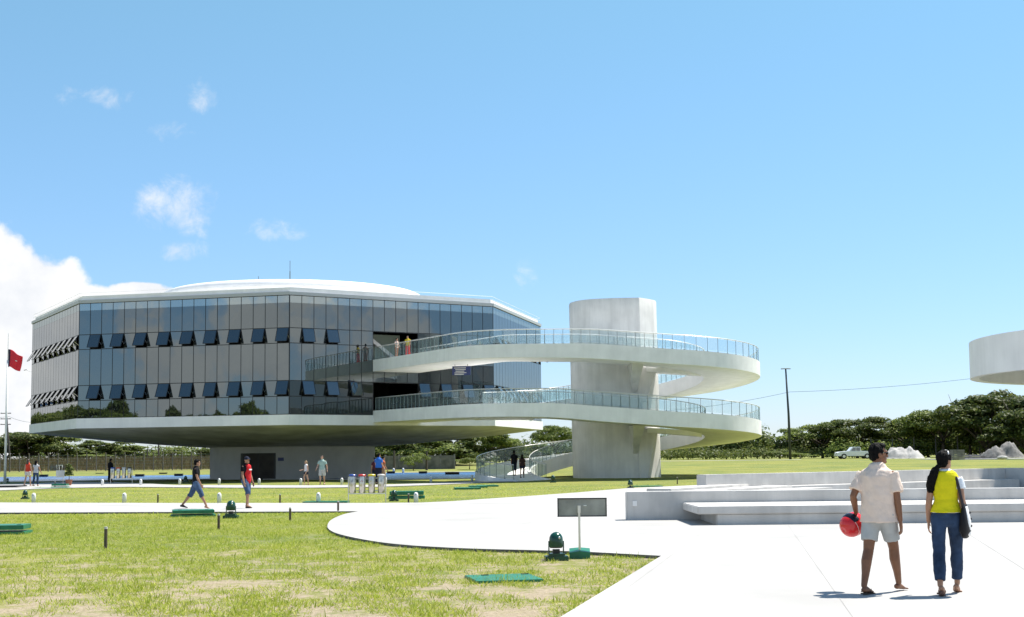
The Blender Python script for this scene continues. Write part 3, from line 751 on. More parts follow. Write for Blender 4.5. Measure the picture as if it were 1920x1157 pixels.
hatch(914, 912.5, 1.2, 1.6, .14, R_(5), 'rightmost of three green hatch covers near the ramp')
hatch(1204, 913, 1.0, 1.3, .1, 0, 'left one of the pair of green hatch covers before the column')
hatch(1224, 912.6, 1.0, 1.3, .1, 0, 'right one of the pair of green hatch covers before the column')
hatch(97, 915.5, 2.3, 1.6, .09, R_(6), 'flat green hatch cover by the potted plant')
hatch(113, 914.5, 1.0, .9, .26, R_(6), 'green box cover right of the flat hatch by the plant', 2)
hatch(1596, 883, 2.4, 1.6, .1, 0, 'dark green hatch cover on the far lawn above the terrace wall')
o = MB().box((0, 0, .12), (3.2, 1.8, .08)).box((-.3, 0, .02), (2.4, 1.3, .2)).build('dark_platform', black_m, loc=G(-3, 915)); tag(o, 'low black slab platform at the left edge beside the flagpole', 'platform')

def spot(px, py, h, label, rz=0, simple=False):
    p = G(px, py); e = empty('ground_spotlight', p, rz, label, 'spotlight', 'green ground spotlights'); k = h / .42
    def P(mb, name, m, **kw):
        mb.v = [(x * k, y * k, z * k) for x, y, z in mb.v]; return mb.build(name, m, e, **kw)
    P(MB().box((0, 0, .03), (.34, .24, .08)), 'plinth', green_d, bevel=.008)
    P(MB().box((0, 0, .09), (.24, .18, .035)), 'base_plate', green_d)
    hs = P(MB().lathe([(.098, .20), (.103, .21), (.103, .30), (.097, .345), (.075, .385), (.04, .41), (.005, .42)], 24), 'housing', green_d); smoothflag(hs, 50)
    P(MB().lathe([(.09, .185), (.095, .2)], 24), 'lens_ring', black_m)
    for s_ in (-1, 1): P(MB().box((s_ * .108, 0, .19), (.016, .045, .19)), 'yoke_arm', green_d)
    P(MB().box((0, 0, .135), (.1, .09, .06)), 'ballast', black_m)
    P(MB().ell((.035, -.085, .335), (.022, .012, .022)), 'bolt_cap', steel)
    return e
spot(1043, 1051, .46, 'big dark green dome spotlight beside the information sign', R_(5))
spot(433, 972, .52, 'dark green dome spotlight right of the raised hatch below the man in red')
spot(47, 936, .42, 'green spotlight on the far lawn strip left of the first bollard')
spot(739, 940, .45, 'green spotlight against the green box hatch right of the bins')
spot(1182, 917, .48, 'green spotlight on the lawn left of the pair of hatches before the column')
spot(1037, 905, .5, 'green spotlight on the lawn in front of the ramp end')
spot(1492, 883, .65, 'larger of two spotlights on the far lawn above the terrace wall')
spot(1464, 885.5, .3, 'smaller low spotlight on the far lawn above the terrace wall')
spot(348, 904, .5, 'spotlight by the walkway just left of the boy in black')
spot(14, 905, .4, 'spotlight at the foot of the flagpole')

def stake(px, py, h, label, lean=0):
    p = G(px, py); e = empty('wooden_stake', p, 0, label, 'stake', 'wooden stakes in the lawn')
    MB().tube([(0, 0, -.05), (lean * h, 0, h * .9)], [.034, .032], 8).build('shaft', wood_m, e)
    MB().tube([(lean * h * .9, 0, h * .9), (lean * h, 0, h)], [.034, .03], 8).build('tip', mat_tip, e)
mat_tip = mat('stake_tip', (.55, .53, .5), .7)
for a in ((198, 1029, .42, 'nearest tall wooden stake on the left lawn'), (410, 993, .38, 'stake on the lawn right below the raised green hatch'), (544, 976, .36, 'stake on the lawn left of the plaza lobe'), (634, 961, .36, 'stake at the walkway edge where the plaza lobe begins'),
          (296, 943, .36, 'stake behind the walkway left of the boy in black'), (525, 944, .36, 'stake behind the walkway right of the man in red'), (766, 943, .36, 'stake in front of the green box hatch'), (103, 914, .4, 'short dark stake beside the flat hatch by the plant'), (1270, 908, .42, 'tiny stake on the lawn left of the terrace wall')): stake(*a)
bol_me = None
def bollard(px, py, h, label, grp):
    global bol_me
    p = G(px, py); e = empty('white_bollard', (p.x, p.y, p.z), 0, label, 'bollard', grp); e.scale = (h / .42,) * 3
    if not bol_me:
        bol_me = (MB().lathe([(.085, -.05), (.085, .30), (.08, .35), (.062, .39), (.03, .415), (.002, .42)], 18).mesh('post', white_m, True), MB().box((0, -.078, .335), (.05, .03, .06)).mesh('lens', glass_lamp))
    link('post', bol_me[0], e); link('lens', bol_me[1], e)
near_names = ['near the spotlight at far left', 'left of the boy in black', 'between the boy in black and the man in red', 'left of the recycling bins', 'in front of the green box hatch']
for (px, py), nm in zip(((63, 943.5), (233, 943.5), (411, 943.8), (597, 944), (780, 944)), near_names): bollard(px, py, .42, 'white bollard of the near row ' + nm, 'near row of white bollards')
far_names = ['left of the standing guard', 'right of the steel bin rack', 'left of the boy in black', 'between the boy and the man in red', 'before the dark pedestal door', 'at the feet of the woman in white', 'right of the man in pale green', 'right of the recycling bins', 'midway between the bins and the ramp', 'at the left foot of the ramp']
for (px, py), nm in zip(((192, 911), (264, 910.5), (337, 910), (411, 909.5), (486, 909.7), (564, 909.7), (641, 909), (723, 907.5), (808, 905), (885, 902)), far_names): bollard(px, py, .46, 'white bollard of the far row ' + nm, 'far row of white bollards')
bollard(937, 899.5, .4, 'small white bollard before the ramp glass', 'far row of white bollards')
for (px, py), nm in zip(((738, 888), (756, 887.5)), ('nearer the bins', 'nearer the ramp')): bollard(px, py, .62, 'white post on the far side of the pool ' + nm, 'white posts beyond the pool')

# recycling bins
def bins(px, py, w, legs, label, lids, D=None):
    p = G(px, py); k = w / 2.25; e = empty('recycling_bins', p, 0, label, 'recycling bins')
    e.scale = (k, k, k)
    emb = [mat('emblem_blue', (.02, .03, .12), .5), mat('emblem_red', (.4, .03, .02), .5), mat('emblem_yellow', (.5, .4, .03), .5), mat('emblem_dark', (.03, .03, .04), .5)]
    for i in range(4):
        x = -.86 + .573 * i
        b = MB().lathe([(.20, .62), (.205, .64), (.205, 1.6), (.2, 1.62)], 24, (x, 0, 0)).build('bin', steel_b, e); smoothflag(b, 40)
        MB().lathe([(.225, 1.62), (.235, 1.64), (.235, 1.70), (.20, 1.735), (.05, 1.75)], 24, (x, 0, 0)).build('bin_lid', lids[i], b, smooth=False)
        for a in range(3):   # three bent arrows of the recycling mark
            t = R_(90 + 120 * a)
            MB().box((x + .05 * math.cos(t), -.213, 1.34 + .05 * math.sin(t)), (.075, .012, .028), ry=-(t + PI / 2)).build('emblem_arrow', emb[i], b)
    for sx in (-1.12, 1.12): MB().tube([(sx, .1, -.05), (sx, .1, 1.6)], .03, 8).build('rack_leg', steel, e)
    for z in (1.5, .75): MB().tube([(-1.12, .24, z), (1.12, .24, z)], .022, 8).build('rack_bar', steel, e)
    MB().box((0, 0, .59), (2.2, .3, .04)).build('rack_shelf', steel, e)
    return e
steel_b = mat('brushed_bin_steel', (.56, .54, .48), .14, metal=1, var=.3, vscale=3)
lidm = [mat('blue_lid', (.02, .06, .28), .35), mat('red_lid', (.5, .03, .025), .35), mat('yellow_lid', (.55, .45, .03), .35), mat('grey_lid', (.5, .48, .45), .35)]
bins(688, 944, 1.42, .6, 'row of four steel recycling bins with blue red yellow and grey lids', lidm)
blk = mat('black_lid', (.03, .03, .035), .4)
bins(227, 908, 1.62, .3, 'distant steel bin rack where the guard in black stands', [lidm[0], mat('orange_lid', (.6, .1, .03), .4), lidm[3], blk])
p = G(106, 889.5); e = empty('litter_bin', p, 0, 'dark grey litter box with white frame beyond the pool at left', 'bin')
MB().box((-.35, 0, .62), (.9, 1.0, 1.25)).build('box', gravel_grey, e, bevel=.03)
for sx in (.2, .55, .95): MB().box((sx, -.5, .62), (.09, .09, 1.3)).build('frame_post', white_m, e)
MB().box((.57, -.5, 1.28), (.86, .1, .1)).build('frame_top', white_m, e); MB().box((.57, .1, .62), (.7, .9, 1.2)).build('inner_box', black_m, e)
# information sign seen from the back
p = G(1087, 1046); e = empty('information_sign', (p.x, p.y, p.z), R_(-2), 'grey information panel on a steel post with green foot, seen from behind', 'sign')
sx = (at(1135, 1035, 0) - at(1047, 1035, 0)).length
pan = MB().box((-.02, 0, .62 + .14), (sx, .05, .29)).build('panel', mat('panel_back', (.30, .305, .29), .4, metal=.3, var=.4, vscale=3), e, bevel=.006)
pan.location = (.07, 0, .07)
fr = MB()
for z in (.615, .905): fr.box((-.02, -.005, z), (sx + .02, .065, .018))
for s_ in (-1, 1): fr.box((-.02 + s_ * (sx / 2), -.006, .76), (.018, .066, .29))
fo = fr.build('panel_frame', black_m, pan)
MB().box((.0, -.06, .43), (.036, .036, .80)).box((.0, -.045, .8), (.05, .03, .12)).build('post', steel, e)
MB().box((.10, -.035, .86), (.05, .02, .015)).build('bracket', white_m, e)
MB().add([(-.17, -.2, 0), (.17, -.2, 0), (.17, .12, 0), (-.17, .12, 0), (-.17, -.2, .10), (.17, -.2, .10), (.17, .12, .15), (-.17, .12, .15), (0, -.2, .125), (0, .12, .165)],
         [(3, 2, 1, 0), (0, 1, 5, 8, 4), (1, 2, 6, 5), (2, 3, 7, 9, 6), (3, 0, 4, 7), (4, 8, 9, 7), (8, 5, 6, 9)]).build('foot_block', green_m, e)
# plate on a post and the potted plant by the left walkway
p = G(115, 911); e = empty('lawn_plate', p, 0, 'small white lettered plate on a thin post left of the potted plant', 'sign')
MB().box((-.08, 0, .85), (.62, .03, .5)).build('plate', mat('plate_grey', (.55, .58, .56), .5), e); MB().tube([(.12, .02, 0), (.12, .02, .7)], .02, 6).build('post', steel, e)
for k in range(3): MB().box((-.08, -.02, .98 - .11 * k), (.42 - .06 * k, .004, .025)).build('text_line', mat_tip, e)

# ------------------------------------------------------------------ poles
p = G(9, 908); e = empty('flagpole', p, 0, 'tall white flagpole with red and black flag at the left edge', 'flagpole')
top = atd(11, 625, p.y).z - p.z
MB().tube([(0, 0, 0), (.03, 0, top * .82)], [.11, .07], 12).build('pole', white_m, e, smooth=True); MB().tube([(.03, 0, top * .82), (.04, 0, top)], [.035, .02], 8).build('pole_tip', white_m, e)
fz1, fz0 = atd(11, 655, p.y).z - p.z, atd(11, 697, p.y).z - p.z
fl = MB(); fb = MB(); n, mrow = 16, 14; fw = 1.15
def flag_pt(a, b):
    x = .06 + fw * a * (1 - .18 * b); z = fz1 - (fz1 - fz0) * .78 * b - .62 * a ** 1.3 * (1 - .35 * b) + .05 * math.sin(7 * a)
    return (x, .12 * math.sin(6.5 * a + 2.5 * b) * (.3 + a), z)
for mb, a0, a1 in ((fb, 0, .14), (fl, .14, 1)):
    for i in range(n + 1):
        for j in range(mrow + 1): mb.v.append(flag_pt(a0 + (a1 - a0) * i / n, j / mrow))
    mb.f = [(i * (mrow + 1) + j, (i + 1) * (mrow + 1) + j, (i + 1) * (mrow + 1) + j + 1, i * (mrow + 1) + j + 1) for i in range(n) for j in range(mrow)]
flag = fl.build('flag', mat('flag_red', (.72, .02, .04), .7), e, smooth=True)
fb.build('flag_band', mat('flag_black', (.02, .015, .04), .7), flag, smooth=True)
c_ = flag_pt(.66, .42); MB().box((c_[0], c_[1] - .07, c_[2]), (.16, .02, .06), ry=.3).build('flag_mark', white_m, flag)
for f_ in (flag, *flag.children):
    md = f_.modifiers.new('thick', 'SOLIDIFY'); md.thickness = .01
p = G(57, 884); e = empty('lamp_post', p, 0, 'white lamp post with a short arm in front of the left building corner', 'lamp post')
h = atd(56, 697, p.y).z - p.z
MB().tube([(0, 0, -.2), (-.05, 0, h)], [.16, .09], 12).build('pole', white_m, e, smooth=True)
MB().tube([(-.05, 0, h - .05), (-.5, 0, h + .1), (-1.1, 0, h + .3)], .05, 8).build('arm', white_m, e); MB().box((-1.35, 0, h + .35), (.6, .25, .12), ry=-.2).build('lamp_head', fascia_m, e, bevel=.03)
yb = 172; p = atd(1482, 862, yb); gzz = gz(p.x, yb); e = empty('street_lamp', (p.x, yb, gzz), 0, 'tall dark street lamp post with flat twin heads right of the ramp', 'street lamp')
h = atd(1477, 692, yb).z - gzz
MB().tube([(0, 0, -.2), (-.08, 0, h * .5), (-.3, 0, h)], [.2, .15, .1], 10).build('pole', mat('lamp_pole_dark', (.025, .035, .035), .5), e, smooth=True)
for s_ in (-1, 1): MB().box((-.3 + s_ * .32, 0, h + .04), (.62, .35, .12), ry=s_ * .05).build('lamp_head', fascia_m, e, bevel=.03)
MB().lathe([(.1, h), (.14, h + .06), (.02, h + .12)], 10, (-.3, 0, 0)).build('cap', fascia_m, e)
def cable(pts, sag, name, label):
    mb = MB(); P = []
    for a, b in zip(pts, pts[1:]):
        for k in range(12): t = k / 12; q = a.lerp(b, t); q.z -= sag * 4 * t * (1 - t); P.append(q)
    P.append(pts[-1]); mb.tube(P, .028, 4); tag(mb.build(name, post_m), label, 'cable')
cable([atd(1150, 775, 172.3), atd(1480, 735, 172.3), atd(1990, 686, 172.3)], .6, 'overhead_cable', 'thin overhead cable sagging from the ramp past the street lamp to the canopy')
def upole(px, pyb, pyt, D, lean, label, arms=2):
    b = atd(px, pyb, D); g0 = gz(b.x, D); t = atd(px, pyt, D).z - g0
    e = empty('utility_pole', (b.x, D, g0), 0, label, 'utility pole', 'wooden utility poles behind the lawn')
    MB().tube([(0, 0, -.2), (lean, 0, t)], [.17, .12], 8).build('pole', wood_pole, e)
    for k in range(arms):
        MB().box((lean, -.12, t - .6 - .9 * k), (1.7, .1, .12)).build('crossarm', wood_pole, e)
        for s_ in (-.7, 0, .7): MB().lathe([(.05, 0), (.06, .08), (.02, .16)], 8, (lean + s_, -.12, t - .54 - .9 * k)).build('insulator', white_m, e)
upole(19, 858, 768, 215, -.8, 'leaning dark utility pole with crossarms behind the flagpole', 3)
upole(297, 868, 826, 225, 0, 'grey pole standing behind the fence near the centre of the gap', 0)
upole(276, 868, 842, 235, 0, 'thin dark pole behind the fence left of the grey pole', 0)
upole(739, 868, 845, 168, 0, 'thin dark pole with a globe beyond the pool right of the blue shirt', 0)
upole(800, 868, 846, 171, 0, 'second thin pole beyond the pool left of the ramp', 0)
cable([atd(-60, 782, 215), atd(17, 781, 215), atd(60, 792, 215)], .2, 'power_line', 'thin power line at the leaning pole by the flagpole')

# fences
def fence(a, b, n, h, label, wires=6, name='post_fence', r=.06):
    a, b = Vector(a), Vector(b); e = empty(name, (a.x, a.y, 0), 0, label, 'fence')
    pm = MB().box((0, 0, h / 2 - .15), (r * 2, r * 2, h + .3)).add([(-r, -r, h), (r, -r, h), (r, r, h), (-r, r, h), (-r, -r - .25, h + .3), (r, -r - .25, h + .3), (r, r - .25, h + .3), (-r, r - .25, h + .3)], [(4, 5, 6, 7), (0, 1, 5, 4), (1, 2, 6, 5), (2, 3, 7, 6), (3, 0, 4, 7)]).mesh('fence_post', mat('fence_concrete' + name + str(n), (.13, .12, .11), .9, var=.3, vscale=5))
    T = []
    for k in range(n):
        q = a.lerp(b, k / (n - 1)); g = gz(q.x, q.y); T.append(Vector((q.x, q.y, g))); link('fence_post', pm, e, loc=(q.x - a.x, q.y - a.y, g))
    for w in range(wires):
        MB().tube([(q.x - a.x, q.y - a.y, q.z + .2 + (h - .3) * w / (wires - 1)) for q in T], .008, 3).build('wire', post_m, e)
fence((-78, 182), (-20, 186), 46, 2.25, 'row of dark fence posts with wires across the dry bank at left')
fence((50, 186), (92, 176), 16, 2.6, 'wire fence in front of the dark trees at right')
# low grey wall beyond the pool
e = MB()
wy = 176; p0, p1 = atd(722, 868, wy), atd(852, 868, wy)
bwk = empty('boundary_wall', (p0.x, wy, gz(p0.x, wy)), 0, 'weathered grey boundary wall under the trees right of the pedestal', 'wall')
L = p1.x - p0.x
for k in range(5):
    MB().box((L * (k + .5) / 5, 0, .85), (L / 5 - .16, .16, 1.9)).build('wall_panel', gravel_grey2 if k else (gravel_grey2 := mat('old_render', (.22, .2, .18), .9, var=.4, vscale=1.2, col2=(.1, .1, .085))), bwk)
for k in range(6): MB().box((L * k / 5, -.02, .9), (.2, .24, 2.1)).build('pillar', gravel_grey, bwk)

# ------------------------------------------------------------------ trees
def leaf_cloud(cl, n, size, rng):
    """cl: list of (centre, radii); n leaf faces spread through the shells"""
    w = np.array([c[1][0] * c[1][1] for c in cl]); w = w / w.sum(); idx = rng.choice(len(cl), n, p=w)
    cen = np.array([c[0] for c in cl])[idx]; rad = np.array([c[1] for c in cl])[idx]
    d = rng.normal(size=(n, 3)); d /= np.linalg.norm(d, axis=1)[:, None]; d[:, 2] = np.where(d[:, 2] < -.3, -d[:, 2] * .6, d[:, 2])
    rr = rng.uniform(.45, 1.08, n) ** .6
    c = cen + d * rad * rr[:, None]
    nrm = d + rng.normal(0, .55, (n, 3)) + np.array([0, 0, .35]); nrm /= np.linalg.norm(nrm, axis=1)[:, None]
    t = np.cross(nrm, rng.normal(size=(n, 3))); t /= np.linalg.norm(t, axis=1)[:, None]; b = np.cross(nrm, t)
    s = size * rng.uniform(.55, 1.35, n)[:, None]
    v = np.stack([c - t * s, c - b * s * .5 + nrm * s * .12, c + t * s, c + b * s * .5 + nrm * s * .12], 1).reshape(-1, 3)
    return v
def leaf_mesh(name, v, m):
    n = len(v) // 4; me = bpy.data.meshes.new(name); me.vertices.add(len(v)); me.vertices.foreach_set('co', v.astype(np.float32).ravel())
    me.loops.add(4 * n); me.loops.foreach_set('vertex_index', np.arange(4 * n, dtype=np.int32))
    me.polygons.add(n); me.polygons.foreach_set('loop_start', np.arange(0, 4 * n, 4, dtype=np.int32))
    me.update(calc_edges=True); me.materials.append(m); return me
def tree_proto(seed, h, w, style, m, nleaf):
    rng = np.random.default_rng(seed); tr = MB(); cl = []
    base = h * {'umbrella': .34, 'round': .14, 'bush': .02}[style]
    nb = {'umbrella': 9, 'round': 12, 'bush': 6}[style]
    if style == 'bush': tr.tube([(0, 0, -.2), (.05, 0, h * .5)], [.09, .03], 6)
    else:
        lean = rng.uniform(-.06, .06) * h
        tr.tube([(0, 0, -.3), (lean * .4, 0, base * .5), (lean, 0, base)], [.032 * h, .024 * h, .02 * h], 8)
    for k in range(nb):
        a = 2 * PI * k / nb + rng.uniform(-.3, .3); rr = w / 2 * rng.uniform(.45, .85)
        ze = {'umbrella': h * rng.uniform(.52, .88), 'round': h * rng.uniform(.25, .85), 'bush': h * rng.uniform(.35, .75)}[style]
        q = Vector((math.cos(a) * rr, math.sin(a) * rr, ze))
        if style != 'bush':
            b0 = Vector((lean * .9, 0, base * rng.uniform(.7, 1)))
            mid = b0.lerp(q, .5) + Vector((0, 0, h * .05)); tr.tube([b0, mid, q], [.013 * h, .009 * h, .004 * h], 6)
            for _ in range(3):
                e2 = q + Vector(rng.normal(0, .09 * w, 3)); tr.tube([mid.lerp(q, .4), e2], [.006 * h, .002 * h], 5)
        for _ in range(4):
            c = q + Vector((rng.normal(0, .10 * w), rng.normal(0, .10 * w), rng.normal(0, .05 * h)))
            s = w * rng.uniform(.09, .17); fl = {'umbrella': .5, 'round': .75, 'bush': .8}[style]
            cl.append((tuple(c), (s, s, s * fl)))
    for _ in range({'umbrella': 8, 'round': 10, 'bush': 6}[style]):
        a = rng.uniform(0, 2 * PI); rr = w / 2 * math.sqrt(rng.uniform(0, .5)); s = w * rng.uniform(.1, .18)
        zz = {'umbrella': .93, 'round': .9, 'bush': .8}[style] * h - .5 * (rr / w) * h * .5 - s * .4
        cl.append(((math.cos(a) * rr, math.sin(a) * rr, zz), (s, s, s * .55)))
    v = leaf_cloud(cl, nleaf, {'umbrella': .2, 'round': .22, 'bush': .15}[style] * (h / 8) ** .3, rng)
    v[:, 2] = np.maximum(v[:, 2], .02)
    return tr.mesh('trunk', trunk_m, True), leaf_mesh('crown', v, m)
PROTO = {}
for key, args in {'u1': (11, 8, 10, 'umbrella', leaf_a, 9500), 'u2': (12, 7, 9, 'umbrella', leaf_b, 9000), 'r1': (13, 8, 8, 'round', leaf_b, 11000), 'r2': (14, 8, 9, 'round', leaf_a, 11000), 'r3': (17, 9, 10, 'round', leaf_b, 12000),
                  'b1': (15, 2.2, 3.4, 'bush', leaf_c, 2200), 'b2': (16, 2.6, 4.2, 'bush', leaf_a, 2600), 's1': (18, 6, 4.5, 'umbrella', leaf_c, 900)}.items(): PROTO[key] = (args, tree_proto(*args))
def tree(key, px, pyt, pyb, D, wpx, label, group, x=None, rz=None, h=None, w=None, name=None):
    args, (tm, cm) = PROTO[key]
    if x is None:
        t = atd(px, pyt, D); x = t.x; g = gz(x, D); h = t.z - g; w = wpx * D / FPX
    else: g = gz(x, D)
    bush = args[3] == 'bush'
    e = empty(name or ('shrub' if bush else 'tree'), (x, D, g), rz if rz is not None else random.uniform(0, 6.28), label, 'shrub' if bush else 'tree', group)
    e.scale = (w / args[2], w / args[2], h / args[1])
    link('trunk', tm, e); link('crown', cm, e)
GL, GM, GR = 'trees behind the dry bank at left', 'trees behind the ramp', 'trees along the right side'
for a in (
    ('r1', 12, 818, 0, 238, 105, 'dark tree at the far left edge behind the flagpole', GL), ('r3', 50, 803, 0, 236, 150, 'tall dark tree left of the building corner', GL), ('r2', 97, 812, 0, 240, 120, 'leafy tree with spreading branches under the slab corner', GL),
    ('r1', 188, 826, 0, 246, 95, 'rounded tree left of the gap under the building', GL), ('r2', 238, 832, 0, 250, 95, 'rounded tree right of the gap under the building', GL), ('b2', 140, 848, 0, 244, 90, 'low bright shrub on the bank between the left trees', GL), ('b1', 165, 851, 0, 240, 80, 'pale low shrub on the bank', GL),
    ('s1', 322, 836, 0, 236, 60, 'sparse bare branched tree behind the fence', GL), ('b2', 345, 850, 0, 240, 80, 'green shrub below the bare tree', GL), ('r1', 388, 843, 0, 242, 70, 'dark tree touching the pedestal edge', GL), ('b1', 305, 855, 0, 238, 60, 'small shrub at the grey pole', GL), ('b2', 262, 858, 0, 236, 80, 'small shrub on the bank right of the rounded tree', GL),
    ('r3', 725, 828, 0, 196, 110, 'dark tree just right of the pedestal', GM), ('r3', 790, 815, 0, 194, 130, 'dark dense tree beyond the pool', GM), ('r1', 850, 808, 0, 198, 130, 'tall tree above the grey wall', GM), ('r2', 905, 810, 0, 200, 110, 'light green tree left of the ramp foot', GM),
    ('r3', 950, 818, 0, 204, 90, 'dark tree behind the ramp glass', GM), ('u1', 1042, 791, 0, 190, 88, 'umbrella shaped tree beside the column', GM), ('r2', 990, 831, 0, 210, 110, 'low spreading tree left of the umbrella tree', GM),
    ('b2', 775, 848, 0, 170, 50, 'shrub before the grey wall', GM), ('b1', 880, 855, 0, 172, 46, 'shrub at the right end of the grey wall', GM), ('b1', 832, 858, 0, 178, 50, 'low shrub before the middle of the grey wall', GM),
    ('r1', 1255, 836, 0, 215, 80, 'low dark tree right of the column foot', GR), ('r2', 1325, 833, 0, 220, 90, 'low tree under the right end of the ramp', GR), ('u1', 1390, 826, 0, 222, 70, 'thin umbrella tree below the ramp tip', GR), ('b2', 1290, 848, 0, 205, 80, 'shrub mass left of the thin umbrella tree', GR), ('b1', 1362, 848, 0, 205, 70, 'pale shrub below the ramp tip', GR),
    ('b2', 1432, 834, 0, 200, 75, 'bright shrub left of the street lamp', GR), ('b1', 1462, 842, 0, 190, 60, 'pale shrub at the foot of the street lamp', GR), ('r2', 1420, 829, 0, 216, 60, 'small tree behind the bright shrub', GR), ('b2', 1500, 846, 0, 186, 60, 'shrub right of the street lamp foot', GR),
    ('u1', 1540, 786, 0, 196, 125, 'flat topped tree right of the street lamp', GR), ('u2', 1605, 780, 0, 192, 140, 'flat topped tree behind the man with the helmet', GR), ('r2', 1560, 812, 0, 200, 110, 'dark rounded tree under the flat topped trees', GR), ('u2', 1655, 802, 0, 198, 100, 'low flat crown behind the white sand heap', GR),
    ('u1', 1700, 782, 0, 190, 120, 'green spreading tree above the white sand heap', GR), ('u1', 1765, 758, 0, 186, 150, 'tall spreading tree behind the woman', GR), ('r3', 1740, 800, 0, 196, 130, 'dark tree under the tall spreading tree', GR), ('r3', 1850, 727, 0, 180, 190, 'tallest dark tree below the white canopy', GR),
    ('u2', 1815, 752, 0, 188, 130, 'dark flat crowned tree left of the canopy', GR), ('r3', 1925, 738, 0, 178, 170, 'dark tree cut off by the right edge', GR), ('r1', 1800, 800, 0, 200, 120, 'low dark tree in shade behind the grey heap', GR), ('r1', 1650, 822, 0, 200, 110, 'low dark tree behind the pickup', GR), ('r3', 1888, 790, 0, 186, 140, 'dark bushy tree behind the grey gravel heap', GR)):
    tree(*a)
lab = 'broad tree on the left of the grounds, seen only mirrored in the glass facade'
for k, (x, y, h, w, ky) in enumerate(((-87, 60, 10.5, 9, 'r3'), (-83, 54, 9.6, 8, 'r1'), (-79, 55, 9.0, 6, 'r2'), (-74.5, 49, 8.4, 4, 'r1'), (-70, 47, 9.0, 4.5, 'r2'), (-66, 44, 9.3, 6, 'r1'), (-62, 42, 8.6, 5, 'r3'), (-88, 152, 10, 9, 'r3'), (-92, 160, 10.5, 9, 'r2'), (-84, 148, 9, 8, 'r1'), (-97, 168, 10, 10, 'r3'), (-102, 178, 10, 10, 'r2'))):
    tree(ky, 0, 0, 0, y, 0, lab, 'trees mirrored in the facade', x=x, h=h, w=w)
# undergrowth that reads as one mass behind the trees, and the dry grass of the bank
rng = np.random.default_rng(5)
def mass(name, xs, dfun, hfun, n, size, m, label):
    cl = []
    for x in xs:
        y = dfun(x) + rng.uniform(-3, 3); h = hfun(x) * rng.uniform(.6, 1.15); cl.append(((x, y, gz(x, y) + h * .3), (2.6, 2.0, h * .72)))
    tag(link(name, leaf_mesh(name, leaf_cloud(cl, n, size, rng), m)), label, 'undergrowth', kind='stuff')
mass('undergrowth', np.arange(-95, -18, 1.6), lambda x: 258, lambda x: 3.6, 11000, .28, leaf_b, 'dark green undergrowth behind the left trees')
mass('undergrowth', np.arange(-20, 30, 1.5), lambda x: 214, lambda x: 4.0, 12000, .28, leaf_b, 'dark green undergrowth behind the ramp')
mass('undergrowth', np.arange(22, 90, 1.4), lambda x: 199, lambda x: 5.0, 30000, .28, leaf_b, 'dark green undergrowth below the trees at right')
mass('undergrowth', np.arange(46, 88, 1.1), lambda x: 188, lambda x: (1.8 if x < 58 else 3.4) + 2.0 * abs(math.sin(x * .9) * math.sin(x * .37)), 16000, .22, leaf_a, 'brighter bushes along the front of the trees at right')
mass('undergrowth', np.arange(20, 48, 1.3), lambda x: 192, lambda x: 2.0, 5000, .2, leaf_c, 'pale bushes below the ramp end')
# dry tall grass on the bank
n = 26000; x = rng.uniform(-90, -19, n); y = rng.uniform(187, 216, n); hh = rng.uniform(.3, .9, n); zz = np.array([gz(a, b) for a, b in zip(x, y)])
wv = rng.uniform(.03, .07, n); aa = rng.uniform(0, PI, n); lx, ly = rng.normal(0, .15, n), rng.normal(0, .15, n)
v = np.stack([np.stack([x - wv * np.cos(aa), y - wv * np.sin(aa), zz], 1), np.stack([x + wv * np.cos(aa), y + wv * np.sin(aa), zz], 1), np.stack([x + lx + .01, y + ly, zz + hh], 1), np.stack([x + lx - .01, y + ly, zz + hh], 1)], 1).reshape(-1, 3)
tag(link('dry_grass', leaf_mesh('dry_grass', v, dry_m)), 'tall dry grass on the bank behind the fence', 'grass', kind='stuff')

